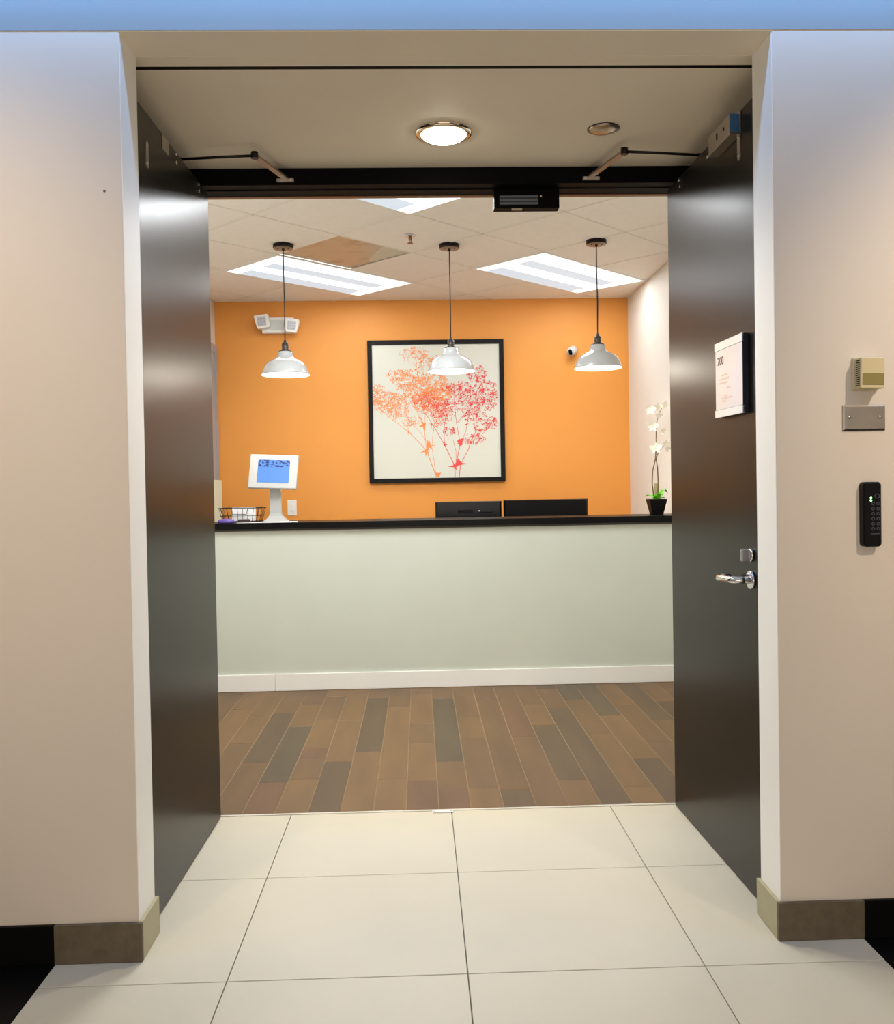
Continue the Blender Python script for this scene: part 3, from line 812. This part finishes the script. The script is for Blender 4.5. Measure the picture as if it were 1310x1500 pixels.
for k in range(12): pts.append((-0.011 * math.cos(PI * k / 11), -0.010 - 0.011 * math.sin(PI * k / 11)))
MB().prism([(p[0] * 1.3, p[1] * 1.15) for p in pts], 'z', 0.090, 0.0925).build('camera_face', BLACKP, b)

# ------------------------------------------------------------------ switch plate on the orange wall
e = empty('wall_switch', (-0.967, RY1, 1.0215), 'white wall switch plate on the orange wall beside the tablet stand', 'wall switch')
B(-0.0365, 0.0365, -0.006, -0.0005, 0.0, 0.125, 0.0015).build('plate', WHITEP, e)
B(-0.0165, 0.0165, -0.0085, -0.005, 0.029, 0.096, 0.001).build('rocker', WHITEP, e)
B(-0.010, 0.010, -0.0093, -0.008, 0.034, 0.040).build('rocker_mark', mat('pale_grey_plastic', (0, 0, 0)), e)

# ------------------------------------------------------------------ framed print
AXL, AXR, AZ0, AZ1 = -0.333, 0.7695, 1.272, 2.424
AY = RY1 - 0.003
e = empty('framed_print', ((AXL + AXR) / 2, AY, AZ0), 'large black-framed print of orange and red flowering sprays', 'framed print')
aw, ah = (AXR - AXL) / 2, AZ1 - AZ0
fw_ = 0.036
for x0, x1, z0, z1 in ((-aw, aw, 0, fw_), (-aw, aw, ah - fw_, ah), (-aw, -aw + fw_, fw_, ah - fw_), (aw - fw_, aw, fw_, ah - fw_)):
    B(x0, x1, -0.040, 0.0, z0, z1, 0.002).build('frame_rail', FRAMEW, e)
pr = B(-aw + fw_ + 0.0005, aw - fw_ - 0.0005, -0.028, -0.004, fw_ + 0.0005, ah - fw_ - 0.0005).build('print_panel', CANVAS, e)
def uv(x, y):     # design grid (0..900) to the print panel
    u = (x - 165.0) / 895.0; v = (y - 205.0) / 900.0
    return (-aw + fw_ + u * 2 * (aw - fw_), ah - fw_ - v * (ah - 2 * fw_))
def ok(x, z): return -aw + fw_ + 0.002 < x < aw - fw_ - 0.002 and fw_ + 0.002 < z < ah - fw_ - 0.002
class Ink:
    def __init__(self, depth): self.m = MB(); self.y = -0.0282 - depth
    def poly(self, pts):
        if not all(ok(*p) for p in pts): return
        n = len(pts)
        self.k = getattr(self, 'k', 0) + 1
        v = [(p[0], self.y - 4e-6 * (self.k % 150), p[1]) for p in pts]
        self.m.add(v, [tuple(range(n))])
    def line(self, pts, w0, w1=None):
        w1 = w0 if w1 is None else w1
        P = [Vector(uv(*p)) for p in pts]
        for i in range(len(P) - 1):
            a, b = P[i], P[i + 1]
            d = b - a
            if d.length < 1e-6: continue
            q = Vector((-d.y, d.x)).normalized()
            wa = (w0 + (w1 - w0) * i / (len(P) - 1)) / 2; wb = (w0 + (w1 - w0) * (i + 1) / (len(P) - 1)) / 2
            self.poly([tuple(a + q * wa), tuple(a - q * wa), tuple(b - q * wb), tuple(b + q * wb)])
    def blob(self, x, y, r):
        c = uv(x, y); n = random.randint(5, 7); t0 = random.random() * 6
        self.poly([(c[0] + r * random.uniform(0.55, 1.25) * math.cos(t0 + 2 * PI * k / n), c[1] + r * random.uniform(0.55, 1.25) * math.sin(t0 + 2 * PI * k / n)) for k in range(n)])
    def lace(self, cx, cy, rx, ry, dens=1.0):
        """clusters of tiny florets and curling stalks"""
        n = int(rx * ry * 0.0165 * dens)
        for _ in range(n):
            t = random.random() * 2 * PI; q = math.sqrt(random.random())
            x = cx + rx * q * math.cos(t); y = cy + ry * q * math.sin(t)
            k = random.random()
            if k < 0.55:
                a = random.random() * 2 * PI; rr = random.uniform(5, 11); sw = random.uniform(1.5, 4.5)
                self.line([(x + rr * math.cos(a + sw * i / 4), y + rr * math.sin(a + sw * i / 4)) for i in range(5)], random.uniform(0.003, 0.0055), 0.002)
            elif k < 0.85:
                self.blob(x, y, random.uniform(0.003, 0.0075))
            else:
                a = math.atan2(y - 900, x - 650) + random.uniform(-0.5, 0.5); l = random.uniform(12, 30)
                self.line([(x, y), (x - l * math.cos(a), y - l * math.sin(a))], 0.0025)
    def star(self, x, y, s):
        s *= 0.78
        for k in range(5):
            a = random.random() * 2 * PI; l = s * random.uniform(0.6, 1.3)
            self.line([(x, y), (x + l * math.cos(a), y + l * math.sin(a))], s * 0.0006, 0.001)
        self.blob(x, y, s * 0.00045)
OR = Ink(0.0); CO = Ink(0.0008); RE = Ink(0.0016)
for pts, w in (([(605, 1100), (570, 1010), (540, 925), (480, 858), (415, 795), (355, 748), (300, 705), (235, 655), (190, 610)], 7), ([(540, 925), (530, 840), (522, 745), (495, 690), (465, 645), (430, 590)], 5),
               ([(600, 1090), (590, 1000), (575, 900), (583, 820), (592, 760), (600, 690)], 4.5), ([(548, 880), (500, 800), (440, 742), (405, 690), (380, 640)], 3), ([(415, 795), (405, 735), (398, 650), (390, 560)], 3),
               ([(522, 745), (540, 640), (560, 540), (590, 470)], 3), ([(400, 650), (450, 560), (500, 480), (480, 380), (470, 290)], 3), ([(300, 705), (290, 620), (300, 520)], 3), ([(592, 760), (640, 660), (660, 560)], 3)):
    OR.line(pts, w / 1000, 0.0025)
for pts, w in (([(735, 1100), (735, 1030), (700, 955), (665, 885), (625, 815), (590, 755), (550, 695), (510, 640)], 6), ([(765, 1100), (775, 1020), (802, 970), (830, 920), (850, 870), (885, 800), (895, 700), (900, 610)], 5),
               ([(738, 1030), (758, 955), (775, 880), (762, 800), (752, 740), (740, 640), (738, 560)], 4.5), ([(775, 880), (815, 800), (828, 735), (850, 620)], 3.2), ([(745, 1010), (745, 930), (725, 850)], 2.6),
               ([(850, 870), (920, 830), (985, 760), (1020, 700)], 2.8), ([(752, 740), (800, 690), (850, 650), (930, 600)], 2.8), ([(665, 885), (662, 800), (668, 740), (690, 640)], 2.8), ([(885, 800), (870, 700), (800, 560)], 2.6)):
    RE.line(pts, w / 1000, 0.0022)
for c in ((460, 262, 100, 42, 1.2), (530, 325, 75, 48, 1.0), (620, 320, 60, 40, .8), (340, 410, 75, 38, 1.3), (430, 440, 130, 70, 1.1), (205, 540, 50, 75, 1.4), (270, 590, 100, 75, 1.3), (340, 620, 85, 75, 1.1), (480, 500, 110, 85, 1.0),
          (590, 470, 110, 70, 1.3), (650, 530, 90, 60, 1.5), (560, 590, 120, 80, 1.2), (440, 720, 70, 40, .9), (400, 540, 90, 70, .6), (300, 680, 50, 30, .9)):
    OR.lace(*c[:4], dens=c[4] * 1.25)
for c in ((560, 575, 90, 55, .9), (620, 630, 100, 70, 1.0), (700, 500, 60, 40, .6), (640, 700, 70, 50, .8), (500, 580, 70, 45, .9), (600, 740, 40, 30, .7)):
    CO.lace(*c[:4], dens=c[4] * 1.3)
for c in ((780, 500, 90, 45, 1.1), (900, 410, 70, 60, 1.1), (960, 500, 85, 50, 1.0), (860, 560, 100, 60, 1.0), (950, 610, 85, 45, 1.0), (880, 680, 90, 50, 1.0), (990, 740, 55, 45, 1.0), (880, 840, 75, 40, .9), (695, 800, 45, 38, 1.0),
          (690, 640, 70, 70, .8), (760, 600, 70, 60, .5), (930, 760, 60, 40, .8), (1010, 570, 35, 60, 1.0)):
    RE.lace(*c[:4], dens=c[4] * 1.1)
for x, y, s in ((555, 885, 42), (535, 930, 38), (612, 1078, 34), (520, 750, 40), (415, 797, 20), (200, 530, 34), (410, 405, 26), (510, 325, 28), (450, 265, 24), (530, 530, 32), (690, 540, 34)): OR.star(x, y, s)
for x, y, s in ((775, 865, 42), (762, 1000, 40), (735, 1030, 36), (665, 885, 24), (782, 500, 32), (900, 450, 32), (938, 515, 26), (880, 545, 24), (855, 612, 32), (945, 595, 30), (1010, 540, 32), (898, 685, 28), (1015, 720, 28), (865, 825, 22), (905, 822, 22), (850, 868, 20), (680, 770, 18), (825, 745, 18)): RE.star(x, y, s)
# filled calyx shapes and side leaves
OR.poly([uv(510, 735), uv(535, 728), (uv(530, 785)), uv(520, 785)]); OR.poly([uv(540, 925), uv(485, 938), uv(535, 912)]); OR.poly([uv(548, 890), uv(605, 882), uv(560, 900)]); OR.poly([uv(545, 860), uv(570, 880), uv(545, 925), uv(530, 920)])
OR.poly([uv(595, 1075), uv(630, 1075), uv(625, 1098), uv(605, 1098)])
RE.poly([uv(762, 850), uv(795, 840), uv(790, 885), uv(770, 895)]); RE.poly([uv(735, 1036), uv(683, 1030), uv(735, 1020)]); RE.poly([uv(765, 1005), uv(820, 1012), uv(770, 1022)]); RE.poly([uv(758, 975), uv(785, 1010), uv(745, 1035), uv(735, 1025)])
for ink, mt, nm in ((OR, INKO, 'orange_spray'), (CO, INKC, 'coral_spray'), (RE, INKR, 'red_spray')):
    o = ink.m.build(nm, mt, pr)

# ------------------------------------------------------------------ tablet stand
e = empty('tablet_stand', (-0.838, 3.36, ZC), 'white tablet stand with a lit blue screen on the counter', 'tablet stand')
MB().prism([(-0.036, 0.0), (0.036, 0.0), (0.033, 0.20), (-0.033, 0.20)], 'y', -0.012, 0.012).build('post', KIOSK, e, matrix=Matrix.Translation((0, 0, 0.012)))
m = MB()
prof = [(0.075, 0.0), (0.074, 0.004), (0.055, 0.018), (0.040, 0.036), (0.036, 0.050)]
for i in range(len(prof) - 1):
    (a, z0), (b, z1) = prof[i], prof[i + 1]
    v = [(-a, -a * 0.75, z0), (a, -a * 0.75, z0), (a, a * 0.75, z0), (-a, a * 0.75, z0), (-b, -b * 0.75, z1), (b, -b * 0.75, z1), (b, b * 0.75, z1), (-b, b * 0.75, z1)]
    m.add(v, [(0, 1, 5, 4), (1, 2, 6, 5), (2, 3, 7, 6), (3, 0, 4, 7)])
m.add([(-0.075, -0.056, 0), (0.075, -0.056, 0), (0.075, 0.056, 0), (-0.075, 0.056, 0)], [(3, 2, 1, 0)])
m.add([(-0.036, -0.027, 0.05), (0.036, -0.027, 0.05), (0.036, 0.027, 0.05), (-0.036, 0.027, 0.05)], [(0, 1, 2, 3)])
m.build('flared_base', KIOSK, e)
hd = Matrix.Translation((-0.006, -0.028, 0.312)) @ Matrix.Rotation(0.045, 4, 'Y') @ Matrix.Rotation(-0.36, 4, 'X')
h = B(-0.150, 0.150, -0.012, 0.012, -0.113, 0.113, 0.004).build('enclosure', KIOSK, e, matrix=hd)
B(-0.098, 0.100, -0.0135, -0.0115, -0.076, 0.076).build('screen', SCREEN, h)
MB().cyl((0.122, -0.0132, 0.0), (0.122, -0.0118, 0.0), 0.006, n=14).build('home_button', mat('pale_pink_plastic', (0.7, 0.6, 0.6), 0.4), h)
MB().box(-0.03, 0.03, 0.0, 0.05, 0.19, 0.26, 0.003).build('neck_bracket', KIOSK, e)

# ------------------------------------------------------------------ wire basket and the things round it
bx0, bx1 = -1.185, -0.918
e = empty('wire_basket', ((bx0 + bx1) / 2, 3.38, ZC + 0.0012), 'black wire basket on the counter end holding white cards', 'basket')
w2, d2, hh = 0.135, 0.085, 0.088
def ring(z, k, r):
    a, b = w2 * k, d2 * k
    return MB().tube([(-a, -b, z), (a, -b, z), (a, b, z), (-a, b, z), (-a, -b, z)], r, 6)
ring(hh, 1.0, 0.0028).build('rim_wire', WIRE, e)
ring(hh * 0.45, 0.93, 0.0018).build('band_wire', WIRE, e)
ring(0.003, 0.84, 0.0024).build('base_wire', WIRE, e)
for s in (-1, 1):
    for k in range(8):
        x = -w2 + 2 * w2 * (k + 0.5) / 8
        MB().tube([(x * 0.84, s * d2 * 0.84, 0.003), (x, s * d2, hh)], 0.0016, 5).build('upright_wire', WIRE, e)
    for k in range(4):
        y = -d2 + 2 * d2 * (k + 0.5) / 4
        MB().tube([(s * w2 * 0.84, y * 0.84, 0.003), (s * w2, y, hh)], 0.0016, 5).build('upright_wire', WIRE, e)
for k in range(6):
    x = (-w2 + 2 * w2 * (k + 0.5) / 6) * 0.84
    MB().tube([(x, -d2 * 0.84, 0.003), (x, d2 * 0.84, 0.003)], 0.0014, 5).build('floor_wire', WIRE, e)
MB().tube([(-0.055, -d2 - 0.004, hh), (-0.050, -d2 - 0.004, hh - 0.038), (0.040, -d2 - 0.004, hh - 0.038), (0.050, -d2 - 0.004, hh)], 0.0022, 6).build('name_holder', WIRE, e)
for k, dx in enumerate((0.0, 0.004, -0.003, 0.002)):
    o = B(-0.060, 0.080, -0.001, 0.001, 0, 0.083).build('paper_card', PAPER)
    o.location = ((bx0 + bx1) / 2 + dx, 3.345 + k * 0.012, ZC + 0.009); o.rotation_euler = (-0.10, 0, 0)
    tag(o, 'white paper card leaning against the front wires of the basket' if k == 0 else 'white paper card standing behind the front card in the wire basket', 'card', 'white cards in the basket')
for k, (x, y, w_, d_, rz) in enumerate(((-0.735, 3.30, 0.20, 0.10, 0.1), (-0.965, 3.235, 0.17, 0.07, -0.08))):
    o = B(-w_ / 2, w_ / 2, -d_ / 2, d_ / 2, 0, 0.003).build('loose_paper', PAPER)
    o.location = (x if k else -0.79, y if k else 3.245, ZC + 0.0002); o.rotation_euler = (0, 0, rz)
    tag(o, ('white paper sheet lying at the foot of the tablet stand', 'white paper slip lying before the wire basket')[k], 'paper')
m = MB()
m.lathe([(0.0, 0.0), (0.048, 0.0), (0.054, 0.008), (0.048, 0.020), (0.025, 0.027), (0.0, 0.028)], 20)
o = m.build('pouch', PURPLE); o.location = (-1.125, 3.225, ZC + 0.0002); o.scale = (1, 0.7, 1)
tag(o, 'small purple pouch lying before the wire basket', 'pouch')
o = B(-0.035, 0.035, -0.018, 0.018, 0, 0.020, 0.005).build('glasses_case', MAROON); o.location = (-1.015, 3.235, ZC + 0.0035); o.rotation_euler = (0, 0, 0.2)
tag(o, 'small dark maroon case on the paper slip', 'case')

# ------------------------------------------------------------------ orchid
e = empty('potted_orchid', (1.581, 3.37, ZC), 'white orchid in a tapered black pot on the counter', 'potted plant')
m = MB()
a, b, h = 0.034, 0.056, 0.100
m.add([(-a, -a, 0), (a, -a, 0), (a, a, 0), (-a, a, 0), (-b, -b, h), (b, -b, h), (b, b, h), (-b, b, h), (-b + .006, -b + .006, h), (b - .006, -b + .006, h), (b - .006, b - .006, h), (-b + .006, b - .006, h),
       (-b + .01, -b + .01, h - .02), (b - .01, -b + .01, h - .02), (b - .01, b - .01, h - .02), (-b + .01, b - .01, h - .02)],
      [(3, 2, 1, 0)] + [(k, (k + 1) % 4, 4 + (k + 1) % 4, 4 + k) for k in range(4)] + [(4 + k, 4 + (k + 1) % 4, 8 + (k + 1) % 4, 8 + k) for k in range(4)] + [(8 + k, 8 + (k + 1) % 4, 12 + (k + 1) % 4, 12 + k) for k in range(4)])
m.build('pot', POT, e)
MB().box(-0.047, 0.047, -0.047, 0.047, 0.070, 0.082).build('moss', MOSS, e)
MB().tube([(-0.012, 0, 0.08), (-0.026, 0, 0.20), (-0.022, 0, 0.28), (-0.004, -0.004, 0.355), (0.004, 0, 0.44), (0.004, 0, 0.52), (0.010, 0, 0.60), (0.028, 0, 0.655), (0.055, 0, 0.70)], [0.0042, 0.004, 0.004, 0.0038, 0.0036, 0.0034, 0.003, 0.0026, 0.002], 8).build('flower_stem', STEM, e)
MB().tube([(0.010, 0.005, 0.08), (0.014, 0.003, 0.20), (0.010, 0.002, 0.30), (0.000, -0.004, 0.36), (0.020, -0.008, 0.41), (0.055, -0.012, 0.445)], [0.0042, 0.004, 0.0038, 0.0034, 0.0028, 0.002], 8).build('flower_stem', STEM, e)
MB().tube([(0.004, 0.0, 0.08), (0.0, 0.004, 0.20)], 0.012, 8).build('support_cane', mat('olive_cane', (0.22, 0.19, 0.08), 0.7), e)
def leaf(ang, L_, W_, lift, z0):
    n = 8; v = []; f = []
    for i in range(n + 1):
        t = i / n
        wv = W_ * math.sin(PI * min(1, t * 0.92 + 0.08)) ** 0.7
        x = L_ * t; z = lift * math.sin(t * PI * 0.75)
        for k in (-1, 0, 1): v.append((x, wv * k, z - (0.25 * wv if k == 0 else 0)))
    for i in range(n):
        for k in range(2): f.append((i * 3 + k, i * 3 + k + 1, i * 3 + 4 + k, i * 3 + 3 + k))
    o = MB().add(v, f, True).build('leaf', GREEN, e, matrix=Matrix.Translation((0, 0, z0)) @ Matrix.Rotation(ang, 4, 'Z'))
    sm = o.modifiers.new('thickness', 'SOLIDIFY'); sm.thickness = 0.002
for a_, L_, W_, li, z0 in ((0.3, 0.085, 0.020, 0.075, 0.085), (2.6, 0.075, 0.018, 0.045, 0.085), (-1.3, 0.08, 0.020, 0.06, 0.082), (-0.5, 0.06, 0.017, 0.03, 0.084), (1.6, 0.07, 0.018, 0.05, 0.083), (-2.3, 0.055, 0.016, 0.035, 0.086)):
    leaf(a_, L_, W_, li, z0)
def flower(x, y, z, s, yaw, tilt):
    mtx = Matrix.Translation((x, y, z)) @ Matrix.Rotation(yaw, 4, 'Z') @ Matrix.Rotation(tilt, 4, 'X')
    fo = MB().lathe([(0.0, -0.002), (0.004 * s * 30, 0.0), (0.0, 0.004)], 8).build('blossom', YELLOW, e, matrix=mtx)
    for k, (a, L_, W_) in enumerate(((PI / 2, 1.0, 0.55), (PI / 2 + 1.25, 1.05, 0.85), (PI / 2 - 1.25, 1.05, 0.85), (PI / 2 + 2.5, 0.95, 0.5), (PI / 2 - 2.5, 0.95, 0.5))):
        n = 6; v = []; f = []
        for i in range(n + 1):
            t = i / n; wv = s * W_ * 0.5 * math.sin(PI * (0.10 + 0.85 * t)) ** 0.8
            for q in (-1, 0, 1):
                rx, rz = s * L_ * t, wv * q
                v.append((rx * math.cos(a) - rz * math.sin(a), -0.25 * s * t * t + (0.08 * s if q == 0 else 0) - 0.003, rx * math.sin(a) + rz * math.cos(a)))
        for i in range(n):
            for q in range(2): f.append((i * 3 + q, i * 3 + q + 1, i * 3 + 4 + q, i * 3 + 3 + q))
        MB().add(v, f, True).build('petal', PETAL, fo)
for fx, fz, s, yw, ti in ((1.5472, 1.7066, 0.036, -0.4, 0.2), (1.5955, 1.7189, 0.030, 0.3, -0.2), (1.560, 1.598, 0.036, -0.3, 0.1), (1.622, 1.570, 0.026, 0.6, 0.3), (1.577, 1.458, 0.040, -0.1, -0.3),
                          (1.640, 1.484, 0.030, 0.5, 0.1), (1.640, 1.735, 0.028, 0.4, 0.0), (1.600, 1.668, 0.026, 0.1, 0.3), (1.648, 1.455, 0.024, 0.4, 0.4)):
    flower(fx - 1.581, -0.012, fz - ZC, s, yw, ti)

# ------------------------------------------------------------------ cabinet behind the counter
e = empty('storage_cabinet', (-1.46, 4.15, 0), 'pale green low cabinet behind the counter by the grey door', 'cabinet')
B(-0.095, 0.085, -0.16, 0.15, 0.0, 1.312, 0.002).build('body', PALEG, e)
B(-0.085, 0.075, -0.172, -0.161, 0.05, 1.28, 0.001).build('cabinet_door', PALEG, e)
MB().cyl((0.055, -0.172, 1.24), (0.055, -0.190, 1.24), 0.010, n=14).build('knob', WHITEPL, e)

# ------------------------------------------------------------------ suite sign on the right door
sm = Matrix.Translation((1.0462, 0.366, 1.4480)) @ Matrix.Rotation(-PI / 2 + 0.022, 4, 'Z')
e = empty('suite_sign', (1.0442, 0.366, 1.4480), 'white suite sign reading 200 on the dark door leaf', 'sign', rot=(0, 0, -PI / 2 + 0.022))
SW, SH, SD = 0.117, 0.237, -0.020
B(-SW, SW, SD + 0.002, -0.0005, 0.001, SH - 0.001).build('backing', SIGNB, e)
B(-SW, SW, SD, SD + 0.006, SH - 0.025, SH, 0.0006).build('top_rail', SIGNW, e)
B(-SW, SW, SD, SD + 0.006, 0.0, 0.024, 0.0006).build('bottom_rail', SIGNW, e)
ins = B(-SW + 0.006, SW - 0.0005, SD + 0.001, SD + 0.004, 0.025, SH - 0.026).build('insert', SIGNF, e)
R90 = Matrix.Rotation(PI / 2, 4, 'X')
text_mesh('suite_number', '200', 0.036, SIGNT, e, Matrix.Translation((-0.066, SD + 0.0006, 0.176)) @ R90)
for k, (x, z, w_) in enumerate(((-0.045, 0.128, 0.055), (-0.050, 0.116, 0.085), (-0.055, 0.104, 0.07), (-0.01, 0.086, 0.03), (-0.035, 0.062, 0.02), (-0.030, 0.055, 0.085), (-0.05, 0.046, 0.03))):
    B(x - w_ / 2 + 0.012, x + w_ / 2 + 0.012, SD + 0.0004, SD + 0.0012, z, z + 0.005).build('faint_text_line', SIGNP, e)

# ------------------------------------------------------------------ wall devices beside the opening
e = empty('door_chime', (1.2690, 0, 1.4830), 'cream box chime sounder on the beige lobby wall', 'chime')
e.rotation_euler = (0, 0.02, 0)
B(-0.0345, 0.0345, -0.010, -0.0005, 0.0, 0.088, 0.0012).build('back_plate', IVORY, e)
hs = B(-0.031, 0.032, -0.048, -0.010, 0.003, 0.085, 0.0025).build('housing', IVORY, e)
B(-0.0275, 0.0305, -0.0495, -0.047, 0.012, 0.043, 0.0008).build('lens', IVORYD, hs)
for k in range(13):
    B(-0.0318, -0.0305, -0.040, -0.018, 0.010 + k * 0.0055, 0.0128 + k * 0.0055).build('vent_slot', BLACKP, hs)
e = empty('blank_wall_plate', (1.2670, 0, 1.3760), 'blank stainless double wall plate under the cream chime', 'wall plate')
m = MB()
w2, h_ = 0.0578, 0.0700
m.add([(-w2, -0.0005, 0), (w2, -0.0005, 0), (w2, -0.0005, h_), (-w2, -0.0005, h_), (-w2, -0.003, 0), (w2, -0.003, 0), (w2, -0.003, h_), (-w2, -0.003, h_), (-w2 + .005, -0.006, .005), (w2 - .005, -0.006, .005), (w2 - .005, -0.006, h_ - .005), (-w2 + .005, -0.006, h_ - .005)],
      [(3, 2, 1, 0), (8, 9, 10, 11)] + [(k, (k + 1) % 4, 4 + (k + 1) % 4, 4 + k) for k in range(4)] + [(4 + k, 4 + (k + 1) % 4, 8 + (k + 1) % 4, 8 + k) for k in range(4)])
m.build('plate', STEEL, e)
for x in (-0.041, 0.042):
    sc = MB().lathe([(0.0, 0.0), (0.0042, 0.0), (0.0040, 0.001), (0.0026, 0.0019), (0.0, 0.0022)], 16).build('screw', STEEL, e, matrix=Matrix.Translation((x, -0.006, 0.036)) @ Matrix.Rotation(PI / 2, 4, 'X'))
    B(-0.0034, 0.0034, -0.0004, 0.0004, 0.0016, 0.0024).build('slot', BLACKP, sc)
e = empty('access_keypad', (1.2785, 0, 1.0640), 'slim black access keypad with two green lights on the lobby wall', 'keypad')
def rounded(w2, h0, h1, r):
    p = []
    for cx, cz, a0 in ((w2 - r, h1 - r, 0), (-w2 + r, h1 - r, PI / 2), (-w2 + r, h0 + r, PI), (w2 - r, h0 + r, 1.5 * PI)):
        for k in range(6): p.append((cx + r * math.cos(a0 + PI / 2 * k / 5), cz + r * math.sin(a0 + PI / 2 * k / 5)))
    return p
m = MB().prism(rounded(0.0250, 0.0, 0.174, 0.010), 'y', -0.0205, -0.0005)
pa = rounded(0.0250, 0.0, 0.174, 0.010); pb = rounded(0.0210, 0.004, 0.170, 0.008)
n = len(pa)
m.add([(p[0], -0.0205, p[1]) for p in pa] + [(p[0], -0.0245, p[1]) for p in pb], [(k, (k + 1) % n, n + (k + 1) % n, n + k) for k in range(n)] + [tuple(n + k for k in range(n))])
m.build('housing', BLACKP, e)
for r in range(6):
    for c in range(2):
        x, z = 0.0005 + c * 0.0135, 0.116 - r * 0.0135
        q = []
        for k in range(12): q.append((x + 0.0045 * math.cos(2 * PI * k / 12), z + 0.0045 * math.sin(2 * PI * k / 12)))
        kb = MB().prism(q, 'y', -0.0256, -0.024).build('key', KEYM, e)
        q = [(x + (p[0] - x) * 0.55, z + (p[1] - z) * 0.55) for p in q]
        MB().prism(q, 'y', -0.0260, -0.0255).build('key_face', BLACKP, kb)
MB().lathe([(0.0050, 0.0), (0.0068, 0.0), (0.0068, 0.001), (0.0050, 0.001)], 24, closed=True).build('badge_ring', KEYM, e, matrix=Matrix.Translation((0.012, -0.0243, 0.136)) @ Matrix.Rotation(PI / 2, 4, 'X'))
for z in (0.1315, 0.1245):
    MB().cyl((-0.005, -0.0258, z), (-0.005, -0.0240, z), 0.0026, n=14).build('status_light', LEDG, e)
B(-0.006, 0.018, -0.0251, -0.0244, 0.034, 0.0365).build('faint_print', KEYM, e)

# ------------------------------------------------------------------ floor strike at the threshold
e = empty('floor_strike', (0.1355, T - 0.012, 0.0), 'small white floor strike plate with two screws at the threshold', 'strike plate')
B(-0.040, 0.040, -0.012, 0.013, 0.0005, 0.0035, 0.0008).build('plate', mat('worn_white_metal', (0.80, 0.77, 0.74), 0.4, var=0.1, vscale=60), e)
for x in (-0.032, 0.032):
    MB().cyl((x, 0, 0.003), (x, 0, 0.0042), 0.004, n=12).build('screw', STEEL, e)
